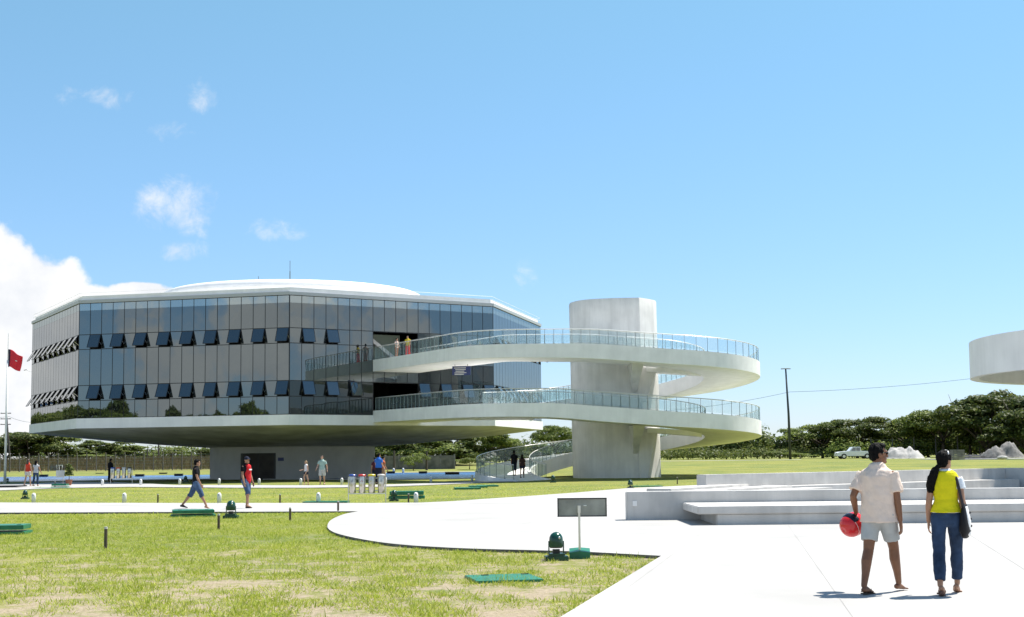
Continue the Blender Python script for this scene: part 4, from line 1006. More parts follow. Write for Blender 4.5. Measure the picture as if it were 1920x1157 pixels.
# ------------------------------------------------------------------ lawn blades (near lawns)
def inpoly(px, py, poly):
    c = np.zeros(len(px), bool); n = len(poly)
    for i in range(n):
        x1, y1 = poly[i]; x2, y2 = poly[(i + 1) % n]
        if y1 == y2: continue
        cond = ((y1 > py) != (y2 > py)) & (px < (x2 - x1) * (py - y1) / (y2 - y1) + x1); c ^= cond
    return c
def blades(name, n, y0, y1, seed, hmin, hmax, wd, label, per=4, spread=.05, extra=None):
    rng = np.random.default_rng(seed)
    u = rng.uniform(0, 1, n); y = (y0 ** .3 + u * (y1 ** .3 - y0 ** .3)) ** (1 / .3); x = rng.uniform(-.42, .2, n) * y
    ok = ~inpoly(x, y, plaza_poly) & ~inpoly(x, y, path2_poly); x, y = x[ok], y[ok]
    dens = np.array([noise.fractal(Vector((a * 1.1, b * .8, 3.3)), 1.0, 2.0, 5) for a, b in zip(x, y)])
    bare = np.clip((29 - y) / 13, 0, 1) * .46
    keep = dens > (-.46 + bare * 1.35 + rng.uniform(-.5, .5, len(x))); x, y = x[keep], y[keep]
    if extra is not None: x, y = np.concatenate([x, extra[0]]), np.concatenate([y, extra[1]])
    ts = np.repeat(np.exp(rng.normal(-.1, .38, len(x))), per); dx, dy = rng.normal(0, spread, len(x) * per), rng.normal(0, spread, len(x) * per)
    x = np.repeat(x, per) + dx * ts; y = np.repeat(y, per) + dy * ts
    ok = ~inpoly(x, y - .02, plaza_poly); x, y, ts, dx, dy = x[ok], y[ok], ts[ok], dx[ok], dy[ok]; n = len(x)
    h = rng.uniform(hmin, hmax, n) * ts; a = rng.uniform(0, PI, n); w = wd * rng.uniform(.6, 1.3, n); lx, ly = rng.normal(0, .02, n) + dx * .7, rng.normal(0, .02, n) + dy * .7
    z = np.full(n, LZ - .005); ca, sa = np.cos(a), np.sin(a)
    v = np.stack([np.stack([x - w * ca, y - w * sa, z], 1), np.stack([x + w * ca, y + w * sa, z], 1), np.stack([x + lx + w * .25 * ca, y + ly + w * .25 * sa, z + h], 1), np.stack([x + lx - w * .25 * ca, y + ly - w * .25 * sa, z + h], 1)], 1).reshape(-1, 3)
    tag(link(name, leaf_mesh(name, v, blade_m)), label, 'grass', kind='stuff')
ex, ey = [], []      # a ragged fringe where the lawn meets the paving
pe = plaza_poly[:80]
for a, b in zip(pe, pe[1:]):
    L = math.hypot(b[0] - a[0], b[1] - a[1])
    if a[1] < 10 or L > 60: continue
    for _ in range(int(L * 9)):
        t, o = random.random(), abs(random.gauss(0, .06)) + .015; nx, ny = (b[1] - a[1]) / L, -(b[0] - a[0]) / L
        ex.append(a[0] + (b[0] - a[0]) * t - nx * 0 + nx * o); ey.append(a[1] + (b[1] - a[1]) * t + ny * o)
        ex.append(a[0] + (b[0] - a[0]) * t - nx * o); ey.append(a[1] + (b[1] - a[1]) * t - ny * o)
ex, ey = np.array(ex), np.array(ey); ok_ = ~inpoly(ex, ey, plaza_poly) & (ey < 45) & (ey > 12); fringe = (ex[ok_], ey[ok_])
blades('lawn_grass', 80000, 12.5, 42, 21, .012, .05, .006, 'patchy grass blades of the near lawn', 6, .04, fringe)
blades('lawn_grass', 26000, 40, 92, 22, .02, .05, .014, 'grass blades of the farther lawn strips', 3, .12)

# ------------------------------------------------------------------ things at the right horizon
def heap(px0, px1, pyt, D, label, m, seed, peaks):
    a, b = atd(px0, 858, D), atd(px1, 858, D); w = b.x - a.x; cx = (a.x + b.x) / 2; g = gz(cx, D); h = atd(px0, pyt, D).z - g
    n, k = 40, 20; mb = MB()
    for j in range(k + 1):
        for i in range(n + 1):
            u, v = i / n * 2 - 1, j / k * 2 - 1; z = 0
            for (c, s, hh) in peaks: z = max(z, hh * max(0, 1 - (abs((u - c) / s) ** 1.5 + (abs(v) * 1.05) ** 1.6)) ** .9)
            z *= h * (1 + .3 * noise.noise(Vector((u * 4, v * 4, seed)))); mb.v.append((u * w / 2, v * w * .3, z - .05 + .16 * noise.noise(Vector((u * 11, v * 11, seed)))))
    mb.f = [(j * (n + 1) + i, j * (n + 1) + i + 1, (j + 1) * (n + 1) + i + 1, (j + 1) * (n + 1) + i) for j in range(k) for i in range(n)]
    tag(mb.build('heap', m, loc=(cx, D, g), smooth=True), label, 'heap')
heap(1650, 1738, 837, 166, 'white sand heap with two crests right of the man', sand_white, 1.5, [(-.25, .75, 1.0), (.3, .62, .9)])
heap(1832, 1922, 828, 162, 'grey gravel heap with two humps under the dark trees at right', gravel_grey, 3.5, [(.35, .65, 1), (-.25, .7, .75)])
for k, (p0, p1, py, D, hh, m, lab) in enumerate(((1784, 1806, 0, 150, 1.15, gravel_grey, 'dark pallet block right of the woman'), (1812, 1837, 0, 156, .5, gravel_grey, 'low grey slab stack before the gravel heap'), (1842, 1870, 0, 156, .35, gravel_grey, 'longer thin grey slab stack before the gravel heap'))):
    a, b = atd(p0, 860, D), atd(p1, 860, D); g = gz(a.x, D); e = empty('slab_stack', ((a.x + b.x) / 2, D, g), .1, lab, 'slabs')
    nn = max(2, int(hh / .18))
    for i in range(nn): MB().box((random.uniform(-.03, .03), 0, hh * (i + .5) / nn), (b.x - a.x, 1.0, hh / nn - .02), rz=random.uniform(-.03, .03)).build('slab', m, e)
mb = MB(); p = atd(1895, 862, 152)
tag(mb.prism([(p.x - 9, 150), (p.x + 10, 146), (p.x + 12, 157), (p.x - 10, 158)], .3, gz(p.x, 152) + .06).build('gravel_yard', kerb_mat), kind='structure')
for k, (px, py, s) in enumerate(((1432, 867, .5), (1880, 860, .55), (1445, 868, .3))):
    p = G(px, py); mb = MB().ell((0, 0, .18), (1.0, .7, .35), 10, 6); mb.v = [(x * (1 + .25 * noise.noise(Vector((x * 2, y * 2, z * 3)))), y, z * (1 + .3 * noise.noise(Vector((x * 3, y, k))))) for x, y, z in mb.v]
    mb.v = [(x * s, y * s, z * s) for x, y, z in mb.v]
    tag(mb.build('rubble_stone', sand_white, loc=p), ['pale rubble stone on the far lawn below the street lamp', 'small rubble stone before the grey heap', 'small stone right of the pale rubble stone'][k], 'stone')
# white pickup
D = 168; a = atd(1596, 858, D); g = gz(a.x, D); e = empty('pickup_truck', (a.x + .35, D, g), 0, 'white pickup truck parked on the far lawn left of the walking man', 'pickup')
car = mat('white_car_paint', (.75, .76, .78), .3)
def side_extrude(pts, y0, y1, mb=None):
    n = len(pts); v = [(x, y0, z) for x, z in pts] + [(x, y1, z) for x, z in pts]
    return (mb or MB()).add(v, [tuple(range(n)), tuple(range(n, 2 * n))[::-1]] + [(i, n + i, n + (i + 1) % n, (i + 1) % n) for i in range(n)])
side_extrude([(-2.3, .35), (2.25, .35), (2.25, .95), (.75, .98), (-.7, 1.0), (-1.9, .9), (-2.3, .75)], -.85, .85).build('body', car, e, bevel=.04)
side_extrude([(-.75, .98), (.72, .98), (.66, 1.5), (-.3, 1.5)], -.78, .78).build('cab', car, e, bevel=.04)
for s_ in (-1, 1):
    side_extrude([(-.52, 1.03), (.05, 1.03), (.05, 1.42), (-.25, 1.42)], s_ * .79, s_ * .80).build('window', mirror, e); side_extrude([(.12, 1.03), (.6, 1.03), (.57, 1.42), (.12, 1.42)], s_ * .79, s_ * .80).build('window', mirror, e)
    for x in (-1.45, 1.45):
        w_o = MB().tube([(x, s_ * .7, .33), (x, s_ * .88, .33)], .34, 18).build('tyre', black_m, e); MB().tube([(x, s_ * .88, .33), (x, s_ * .895, .33)], .18, 12).build('rim', steel, w_o)
MB().box((-2.31, -.6, .72), (.04, .3, .12)).build('headlight', glass_lamp, e); MB().box((-2.31, .6, .72), (.04, .3, .12)).build('headlight', glass_lamp, e)
# ------------------------------------------------------------------ people
PENDING = []
def ebody(mb, pts, rads, lat=Vector((1, 0, 0)), n=16, round_end=(True, True)):
    """tapered tube of elliptic sections; rads (across, deep)"""
    pts = [Vector(p) for p in pts]; rads = [r if hasattr(r, '__len__') else (r, r) for r in rads]
    P, Rr = list(pts), list(rads)
    if round_end[0]:
        t = (pts[0] - pts[1]).normalized(); m = min(rads[0]); P = [pts[0] + t * m * .75, pts[0] + t * m * .45] + P; Rr = [tuple(x * .45 for x in rads[0]), tuple(x * .85 for x in rads[0])] + Rr
    if round_end[1]:
        t = (pts[-1] - pts[-2]).normalized(); m = min(rads[-1]); P = P + [pts[-1] + t * m * .45, pts[-1] + t * m * .75]; Rr = Rr + [tuple(x * .85 for x in rads[-1]), tuple(x * .45 for x in rads[-1])]
    vs = []; m = len(P)
    for i, p in enumerate(P):
        t = (P[min(i + 1, m - 1)] - P[max(i - 1, 0)]).normalized(); u = lat - t * lat.dot(t)
        if u.length < 1e-3: u = t.orthogonal()
        u.normalize(); w = t.cross(u)
        for k in range(n):
            a = 2 * PI * k / n; vs.append(p + u * math.cos(a) * Rr[i][0] + w * math.sin(a) * Rr[i][1])
    fs = [(i * n + k, i * n + (k + 1) % n, (i + 1) * n + (k + 1) % n, (i + 1) * n + k) for i in range(m - 1) for k in range(n)] + [tuple(range(n))[::-1], tuple((m - 1) * n + k for k in range(n))]
    return mb.add(vs, fs)
def pend(mb, name, m, parent, vox, sm_=3, fold=0, fscale=(9, 9, 4)):
    me = mb.mesh('tmp', m); bm = bmesh.new(); bm.from_mesh(me); bmesh.ops.recalc_face_normals(bm, faces=bm.faces); bm.to_mesh(me); bm.free()
    o = link('tmp', me); md = o.modifiers.new('r', 'REMESH'); md.mode = 'VOXEL'; md.voxel_size = vox
    if sm_: s_ = o.modifiers.new('s', 'SMOOTH'); s_.iterations = sm_; s_.factor = .5
    PENDING.append((o, name, m, parent, fold, fscale))
def finish_people():
    dg = bpy.context.evaluated_depsgraph_get()
    done = []
    for o, name, m, parent, fold, fs in PENDING:
        me = bpy.data.meshes.new_from_object(o.evaluated_get(dg)); me.name = name
        if not me.materials: me.materials.append(m)
        n = len(me.vertices)
        if fold:
            co = np.empty(n * 3, np.float32); me.vertices.foreach_get('co', co); co = co.reshape(-1, 3)
            nr = np.empty(n * 3, np.float32); me.vertices.foreach_get('normal', nr); nr = nr.reshape(-1, 3)
            d = np.array([noise.fractal(Vector((c[0] * fs[0] + c[2] * 2.5, c[1] * fs[1], c[2] * fs[2])), 1, 2, 3) for c in co.tolist()], np.float32)
            co += nr * (d * fold)[:, None]; me.vertices.foreach_set('co', co.ravel())
        me.polygons.foreach_set('use_smooth', [True] * len(me.polygons)); me.update(); done.append((name, me, parent))
    for o, *_ in PENDING:
        t = o.data; bpy.data.objects.remove(o); bpy.data.meshes.remove(t)
    for name, me, parent in done: link(name, me, parent)
SK = {'brown': mat('skin_brown', (.20, .085, .04), .5, var=.12, vscale=12), 'tan': mat('skin_tan', (.36, .19, .115), .5, var=.1, vscale=12), 'light': mat('skin_light', (.48, .28, .19), .5, var=.1, vscale=12)}
def cloth(name, c, v=.12, sc=14): return mat(name, c, .85, spec=.2, var=v, vscale=sc, bump=.55, bscale=11)
jeans = mat('denim', (.035, .065, .13), .85, spec=.2, var=.45, vscale=7, bump=.2, bscale=150, v2=.3, v2scale=3)
jeans_light = mat('denim_light', (.07, .12, .22), .85, spec=.2, var=.4, vscale=7, v2=.3, v2scale=3)
hair_black = mat('hair_black', (.004, .0035, .0035), .7, spec=.12, var=.5, vscale=60, bump=.5, bscale=90)
hair_brown = mat('hair_brown', (.06, .03, .018), .45, var=.4, vscale=40, bump=.4, bscale=90)
hair_blond = mat('hair_blond', (.30, .19, .09), .5, var=.3, vscale=40)
eye_m = mat('eye_dark', (.01, .008, .007), .2)
sandal_m = mat('sandal', (.10, .06, .045), .7); sole_m = mat('sole', (.12, .09, .07), .8)

def person(loc, yaw, H, label, legs=(10, 5, -10, 8), arms=((0, 8, 12), (0, 8, 12)), skin='tan', head_yaw=0, hair=('short', hair_black), top=None, bottom=None, shoes=('shoe', sandal_m),
           vox=.011, detail=False, group=None, build=1.0, feet=(0, 0), lean=0, gender='m', calf=1.0, stance=0):
    """legs: thigh R, knee R, thigh L, knee L (degrees, forward positive); arms: (swing, abduct, elbow) for R and L"""
    E = empty('person', loc, -R_(yaw), label, 'person', group); s = H / 1.73; J = {}
    def V(x, y, z): return Vector((x, y, z))
    th, sh = .425 * s, .42 * s; hipw = .088 * s * (1.05 if gender == 'f' else 1)
    low = 0; rel = {}
    for sd, sx, a, k, fp in (('R', 1, legs[0], legs[1], feet[0]), ('L', -1, legs[2], legs[3], feet[1])):
        a, k, fp = R_(a), R_(k), R_(fp)
        hip = V(sx * hipw, 0, 0); knee = hip + V(sx * (.005 + stance), math.sin(a) * th, -math.cos(a) * th); ank = knee + V(-sx * .008, math.sin(a - k) * sh, -math.cos(a - k) * sh)
        def ft(y, z, x=0): return ank + V(sx * .012 + x, y * math.cos(fp) - z * math.sin(fp), y * math.sin(fp) + z * math.cos(fp))
        rel[sd] = (hip, knee, ank, ft); low = min(low, ft(-.05 * s, -.085 * s).z, ft(.19 * s, -.085 * s).z)
    hz = -low
    body = MB(); skm = SK[skin]
    for sd in 'RL':
        hip, knee, ank, ft = rel[sd]; up = V(0, 0, hz)
        J['hip' + sd], J['knee' + sd], J['ank' + sd] = hip + up, knee + up, ank + up
        J['ft' + sd] = (lambda f: (lambda y, z, x=0: f(y, z, x) + up))(ft)
        h_, k_, a_ = J['hip' + sd], J['knee' + sd], J['ank' + sd]
        bk = -((a_ - h_).normalized().cross(V(1, 0, 0)))
        cfp = k_.lerp(a_, .3) + V(0, -.018 * s, 0)
        ebody(body, [h_, h_.lerp(k_, .5), k_.lerp(h_, .12), k_, cfp, k_.lerp(a_, .65), a_], [(.083 * s * build, .09 * s * build), (.07 * s * build, .073 * s * build), (.054 * s * calf, .056 * s * calf), (.051 * s * calf, .053 * s * calf), (.052 * s * calf, .056 * s * calf), (.039 * s * calf, .041 * s * calf), (.033 * s, .036 * s)])
        F = J['ft' + sd]
        ebody(body, [F(-.035 * s, -.045 * s), F(.03 * s, -.038 * s), F(.11 * s, -.058 * s), F(.165 * s, -.066 * s)], [(.032 * s, .03 * s), (.038 * s, .036 * s), (.045 * s, .02 * s), (.04 * s, .013 * s)])
        if detail:
            for q, (tx, ln) in enumerate(((-.028, .205), (-.011, .2), (.004, .194), (.017, .186), (.029, .175))):
                sx = 1 if sd == 'R' else -1
                ebody(body, [F(.15 * s, -.066 * s, sx * tx), F(ln * s, -.070 * s, sx * tx * 1.1)], [.010 * s, .008 * s], n=8)
    pel = V(0, 0, hz + .02 * s); ln = math.sin(R_(lean)) * .5 * s
    SP = lambda f: V(0, ln * f, hz + .02 * s + .52 * s * f)      # along the spine to the neck base
    hw = 1.08 if gender == 'f' else 1.0; cw = .90 if gender == 'f' else 1.0
    TOR = [(-.10, .135 * hw, .095), (0, .158 * hw, .112), (.15, .152 * hw, .105), (.36, .132 * cw, .095), (.60, .152 * cw, .108), (.78, .163 * cw, .11), (.90, .155 * cw, .095), (.97, .085, .07)]
    ebody(body, [SP(f) for f, _, _ in TOR], [(a * s * build, b * s * build) for _, a, b in TOR])
    nb = SP(.96); hd = nb + V(0, .03 * s, .155 * s); HM = Matrix.Rotation(-R_(head_yaw), 3, 'Z')
    hp = lambda x, y, z: hd + HM @ V(x * s, y * s, z * s)
    ebody(body, [nb - V(0, 0, .03), nb.lerp(hd, .5) + V(0, -.005, 0), hp(0, -.01, -.03)], [.062 * s, .053 * s, .055 * s])
    body.ell(hp(0, -.005, .025), (.074 * s, .094 * s, .098 * s), 18, 12, HM); body.ell(hp(0, .032, -.045), (.056 * s, .062 * s, .066 * s), 16, 10, HM)
    body.ell(hp(0, .078, -.086), (.026 * s, .022 * s, .02 * s), 10, 6, HM)
    ebody(body, [hp(0, .088, .022), hp(0, .103, -.012), hp(0, .108, -.022)], [.010 * s, .014 * s, .015 * s], HM @ V(1, 0, 0), 10)
    body.ell(hp(0, .091, -.052), (.024 * s, .012 * s, .011 * s), 10, 6, HM); body.ell(hp(0, .09, .032), (.05 * s, .014 * s, .013 * s), 10, 6, HM)
    for sx in (-1, 1): body.ell(hp(sx * .076, -.01, -.008), (.011 * s, .022 * s, .032 * s), 10, 7, HM)
    # arms and hands
    for sd, sx, (sw, ab, eb) in (('R', 1, arms[0]), ('L', -1, arms[1])):
        sw, ab, eb = R_(sw), R_(ab), R_(eb)
        shd = SP(.835) + V(sx * .176 * s * cw * build, -.005, 0); J['shd' + sd] = shd
        d1 = V(sx * math.sin(ab), math.sin(sw) * math.cos(ab), -math.cos(sw) * math.cos(ab)).normalized()
        el = shd + d1 * .285 * s; ax = V(1, 0, 0)
        d2 = (Matrix.Rotation(eb, 3, ax) @ d1); d2 = (d2 + V(-sx * .10, 0, 0)).normalized(); wr = el + d2 * .25 * s
        J['elb' + sd], J['wri' + sd], J['fa' + sd] = el, wr, d2
        ebody(body, [shd, shd.lerp(el, .45), el, el.lerp(wr, .25), wr], [.043 * s * build, .044 * s * build, .038 * s, .041 * s, (.027 * s, .024 * s)])
        # palm faces the thigh
        pn = V(-sx, 0, 0); pn = (pn - d2 * pn.dot(d2)).normalized(); fw = d2.cross(pn) * (1 if d2.cross(pn).y > 0 else -1)   # towards the thumb side
        ebody(body, [wr, wr + d2 * .04 * s, wr + d2 * .085 * s], [(.026 * s, .016 * s), (.037 * s, .016 * s), (.039 * s, .014 * s)], fw)
        for q, (o, L) in enumerate(((.028, .072), (.0095, .08), (-.009, .075), (-.027, .06))):
            b = wr + d2 * .085 * s + fw * o * s; cu = .35 + .12 * q
            p1 = b + (d2 + pn * .15).normalized() * L * .45 * s; p2 = p1 + (d2 + pn * cu).normalized() * L * .32 * s; p3 = p2 + (d2 + pn * (cu + .6)).normalized() * L * .28 * s
            ebody(body, [b - d2 * .012, p1, p2, p3], [.0095 * s, .0088 * s, .008 * s, .007 * s], fw, 8)
        tb = wr + d2 * .03 * s + fw * .026 * s; t1 = tb + (fw * .75 + d2 * .65 + pn * .25).normalized() * .035 * s; t2 = t1 + (fw * .25 + d2 * .95 + pn * .3).normalized() * .032 * s
        ebody(body, [tb, t1, t2], [.0125 * s, .0105 * s, .0085 * s], pn, 8)
    pend(body, 'body', skm, E, vox if detail else max(vox, .0095), 2)
    # eyes
    for sx in (-1, 1): MB().ell(hp(sx * .03, .087, .014), (.012 * s, .008 * s, .007 * s), 8, 5, HM).build('eye', eye_m, E)
    # hair
    hs, hm = hair
    hb = MB()
    if hs in ('short', 'long', 'pony'):
        k = 1.0 if hs != 'short' else .98
        hb.ell(hp(0, -.018, .042), (.086 * s * k, .098 * s * k, .094 * s), 20, 12, HM); hb.ell(hp(0, -.05, -.01), (.072 * s, .062 * s, .075 * s), 16, 10, HM)
        if hs == 'short': hb.ell(hp(0, .035, .10), (.06 * s, .05 * s, .03 * s), 14, 8, HM)
    if hs == 'long': ebody(hb, [hp(0, -.06, .02), hp(0, -.095, -.1), hp(0, -.11, -.24), hp(0, -.10, -.36)], [(.08 * s, .06 * s), (.088 * s, .04 * s), (.085 * s, .035 * s), (.05 * s, .025 * s)])
    if hs == 'pony':
        hb.ell(hp(-.01, -.115, -.055), (.03 * s, .028 * s, .03 * s), 10, 7)
        ebody(hb, [hp(-.01, -.12, -.05), hp(-.035, -.165, -.12), hp(-.075, -.175, -.22), hp(-.11, -.15, -.33), hp(-.135, -.135, -.42)], [.022 * s, (.045 * s, .038 * s), (.06 * s, .045 * s), (.052 * s, .036 * s), (.016 * s, .014 * s)])
    if hs == 'cap':
        hb.ell(hp(0, -.008, .055), (.086 * s, .102 * s, .082 * s), 20, 12, HM); ebody(hb, [hp(0, .07, .05), hp(0, .16, .035)], [(.07 * s, .012 * s), (.05 * s, .008 * s)], HM @ V(1, 0, 0))
        h2 = MB().ell(hp(0, -.05, -.01), (.075 * s, .055 * s, .07 * s), 14, 9, HM); pend(h2, 'hair', hair_black, E, .014)
    pend(hb, 'cap' if hs == 'cap' else 'hair', hm, E, .0075 if detail else .012, 2, fold=.011 if detail else 0, fscale=(45, 45, 10))
    # top
    def sleeve(mb, L, r0, r1, fl=1.0):
        for sd in 'RL':
            a, b = J['shd' + sd], J['elb' + sd]; e_ = a.lerp(b, L) if L <= 1 else b.lerp(J['wri' + sd], L - 1)
            sxx = 1 if sd == 'R' else -1; pts = [a + V(-sxx * .05 * s, 0, -.006 * s), a + V(0, 0, -.004 * s), a.lerp(e_, .5), e_] if L <= 1 else [a + V(-sxx * .04 * s, 0, 0), a, b, e_]
            ebody(mb, pts, [r0 * .98 * s * build, r0 * 1.06 * s * build, (r0 + r1) * .5 * s * build, r1 * s * fl], round_end=(True, False))
    if top:
        tm = MB(); hem = top.get('hem', -.12); fl_ = top.get('loose', .02)
        rows = [(f, a, b) for f, a, b in TOR if f > hem + .04]; f0 = rows[0]
        base_a = np.interp(hem, [t[0] for t in TOR], [t[1] for t in TOR]) if hem > -.1 else .16 * hw
        rows = [(hem, base_a + top.get('flare', .012), .128 if hem < .1 else np.interp(hem, [t[0] for t in TOR], [t[2] for t in TOR]))] + rows
        ebody(tm, [SP(f) for f, _, _ in rows], [((max(a, top.get('boxy', 0) if f < .8 else 0) + (fl_ if f < .85 else .02)) * s * build, (max(b, top.get('boxy', 0) * .7 if f < .8 else 0) + (fl_ if f < .85 else .02)) * s * build) for f, a, b in rows], round_end=(False, True), n=24)
        if top.get('sleeve', .55): sleeve(tm, top.get('sleeve', .55), top.get('sr', .066), top.get('sr2', .07))
        pend(tm, 'shirt', top['m'], E, .009 if detail else .013, 8 if detail else 3, fold=top.get('fold', .008), fscale=(7, 7, 5))
        if top.get('vest'):
            vm = MB(); rows2 = [(f, a, b) for f, a, b in rows if f < .93]
            ebody(vm, [SP(f) for f, _, _ in rows2], [((a + fl_ + .008) * s * build, (b + fl_ + .009) * s * build) for f, a, b in rows2], round_end=(False, True), n=24)
            pend(vm, 'vest', top['vest'], E, .009, 2, fold=.006, fscale=(6, 6, 14))
        if top.get('front'):   # coloured front panel
            fm = MB(); ebody(fm, [SP(f) + V(top.get('fx', .03), .035, 0) for f in (hem + .02, .3, .6, .84)], [((.13 + fl_) * s, (.10 + fl_) * s)] * 4, n=20)
            pend(fm, 'shirt_front', top['front'], E, .013, 2)
    if bottom:
        bm_ = MB(); L = bottom['len']; lo = bottom.get('loose', .02); wz = bottom.get('waist', .18)
        ebody(bm_, [SP(-.12), SP(0), SP(wz * .6), SP(wz)], [((.135 * hw + lo * .6) * s * build, (.10 + lo * .6) * s * build), ((.158 * hw + lo * .6) * s * build, (.114 + lo * .6) * s * build), ((.155 * hw + lo * .5) * s * build, (.108 + lo * .5) * s * build), ((.15 * hw + lo * .3) * s * build, (.104 + lo * .3) * s * build)], round_end=(True, False), n=24)
        for sd in 'RL':
            h_, k_, a_ = J['hip' + sd], J['knee' + sd], J['ank' + sd]
            if L <= 1: pts = [h_, h_.lerp(k_, L * .5), h_.lerp(k_, L)]; rr = [(.088 + lo) * build, (.078 + lo * 1.1) * build, (np.interp(L, [0, .5, 1], [.086, .07, .054]) + lo * 1.6)]
            else: pts = [h_, h_.lerp(k_, .5), k_, k_.lerp(a_, (L - 1) * .4) + V(0, -.012 * s, 0), k_.lerp(a_, L - 1)]; rr = [(.088 + lo) * build, (.075 + lo) * build, .060 + lo * 1.0, .064 + lo * .9, (.044 if L > 1.6 else .058) + lo * (1.6 if L > 1.6 else 1.2)]
            ebody(bm_, pts, [r * s for r in rr], round_end=(True, False))
        pend(bm_, bottom.get('name', 'trousers'), bottom['m'], E, .009 if detail else .013, 2, fold=bottom.get('fold', .006), fscale=(8, 8, 9))
        if bottom.get('belt'):
            pend(ebody(MB(), [SP(wz - .02), SP(wz + .03)], [((.152 * hw + lo * .4) * s * build, (.106 + lo * .5) * s * build)] * 2, round_end=(False, False), n=24), 'belt', bottom['belt'], E, .008, 1)
    for sd in 'RL':
        F = J['ft' + sd]; sb = MB()
        if shoes[0] == 'flip':
            ebody(sb, [F(-.06 * s, -.083 * s), F(.06 * s, -.083 * s), F(.16 * s, -.084 * s), F(.215 * s, -.082 * s)], [(.036 * s, .009 * s), (.038 * s, .009 * s), (.05 * s, .009 * s), (.04 * s, .009 * s)]); pend(sb, 'sandal', shoes[1], E, .007, 1)
            st = MB(); sx = 1 if sd == 'R' else -1
            for t in (-.042, .042): st.tube([F(.045 * s, -.07 * s, t * s), F(.10 * s, -.035 * s, t * .75 * s), F(.155 * s, -.062 * s, -.01 * sx * s)], .0055, 6)
            st.build('sandal_strap', shoes[2], E)
        elif shoes[0] == 'wedge':
            ebody(sb, [F(-.045 * s, -.10 * s), F(.05 * s, -.095 * s), F(.15 * s, -.088 * s), F(.19 * s, -.084 * s)], [(.036 * s, .028 * s), (.036 * s, .022 * s), (.046 * s, .011 * s), (.036 * s, .008 * s)]); ebody(sb, [F(.10 * s, -.05 * s), F(.14 * s, -.058 * s)], [(.05 * s, .027 * s), (.047 * s, .022 * s)]); pend(sb, 'sandal', shoes[1], E, .007, 2)
        else:
            ebody(sb, [F(-.045 * s, -.06 * s), F(.03 * s, -.05 * s), F(.12 * s, -.064 * s), F(.185 * s, -.07 * s)], [(.038 * s, .034 * s), (.043 * s, .04 * s), (.05 * s, .024 * s), (.042 * s, .016 * s)]); pend(sb, 'shoe', shoes[1], E, .011, 1)
    J['hp'] = hp; J['HM'] = HM; J['SP'] = SP; J['s'] = s
    return E, J
def world_of(E, v): return Matrix.Translation(E.location) @ Matrix.Rotation(E.rotation_euler.z, 4, 'Z') @ Vector(v)

# the couple in front
pm_ = at(1653, 1112); shirt_beige = cloth('shirt_beige', (.72, .59, .50), .06)
E, J = person((pm_.x, pm_.y, 0), 38, 1.765, 'man in a beige shirt and pale shorts carrying a red helmet, walking away', legs=(22, 4, -14, 10), feet=(18, -4), arms=((-3, 9, 10), (-22, 15, 62)), calf=1.14, stance=.004, skin='brown', head_yaw=44,
              hair=('short', hair_black), top=dict(m=shirt_beige, hem=-.22, loose=.03, flare=.03, boxy=.165, sleeve=.74, sr=.061, sr2=.080, fold=.014), bottom=dict(m=cloth('shorts_pale', (.42, .43, .42), .06), len=.74, loose=.020, name='shorts', fold=.006),
              shoes=('flip', sole_m, mat('strap_black', (.015, .015, .02), .5)), vox=.0062, detail=True, build=1.05)
hp, HM, s_ = J['hp'], J['HM'], J['s']
sgm = mat('sunglasses', (.006, .006, .007), .08)
g = MB()
for sx in (-1, 1):
    g.ell(hp(sx * .033, .095, .014), (.027, .010, .018), 12, 7, HM); g.tube([hp(sx * .058, .09, .02), hp(sx * .078, .045, .018), hp(sx * .08, -.01, .012)], .004, 6)
g.tube([hp(-.012, .104, .018), hp(.012, .104, .018)], .004, 6).build('sunglasses', sgm, E, smooth=True)
# helmet under the left forearm
hm_w = world_of(E, J['wriL'] + J['faL'] * .06 + Vector((-.055, -.01, -.105)))
hE = empty('helmet', (hm_w.x, hm_w.y, hm_w.z), R_(25), 'red motorcycle helmet with black rim held under the man\'s left arm', 'helmet')
hred = mat('helmet_red', (.62, .02, .025), .18); hb = MB()
hb.lathe([(.004, .135), (.05, .128), (.09, .105), (.118, .065), (.13, .01), (.126, -.05), (.112, -.10)], 32, cap=False)
sh = hb.build('shell', hred, hE, smooth=True); md = sh.modifiers.new('t', 'SOLIDIFY'); md.thickness = .012
MB().lathe([(.113, -.098), (.122, -.10), (.118, -.118), (.105, -.112)], 32, cap=False).build('rim', black_m, hE, smooth=True)
v_ = MB(); n = 28; v_.v.append((0, -.1405, 0))
for j in range(1, 9):
    t = R_(54) * j / 8
    for i in range(n):
        a = 2 * PI * i / n; v_.v.append((.1405 * math.sin(t) * math.cos(a), -.1405 * math.cos(t), .1405 * math.sin(t) * math.sin(a) * .8))
v_.f = [(0, 1 + (i + 1) % n, 1 + i) for i in range(n)] + [(1 + j * n + i, 1 + j * n + (i + 1) % n, 1 + (j + 1) * n + (i + 1) % n, 1 + (j + 1) * n + i) for j in range(7) for i in range(n)]
vis = v_.build('visor', mat('visor_dark', (.01, .01, .02), .25, spec=.3), hE, smooth=True); md = vis.modifiers.new('t', 'SOLIDIFY'); md.thickness = .006
MB().lathe([(.1355, .03), (.1375, .036), (.134, .042)], 32, cap=False).build('stripe', white_m, hE)
zz_ = Vector((-.75, -.38, -.42)).normalized(); yy_ = -Vector((-.45, -.45, .77)); yy_ = (yy_ - zz_ * yy_.dot(zz_)).normalized(); xx_ = yy_.cross(zz_)
hE.rotation_euler = Matrix((xx_, yy_, zz_)).transposed().to_euler()
pw_ = at(1780, 1115); yel = cloth('vest_yellow', (.66, .60, .012), .06)
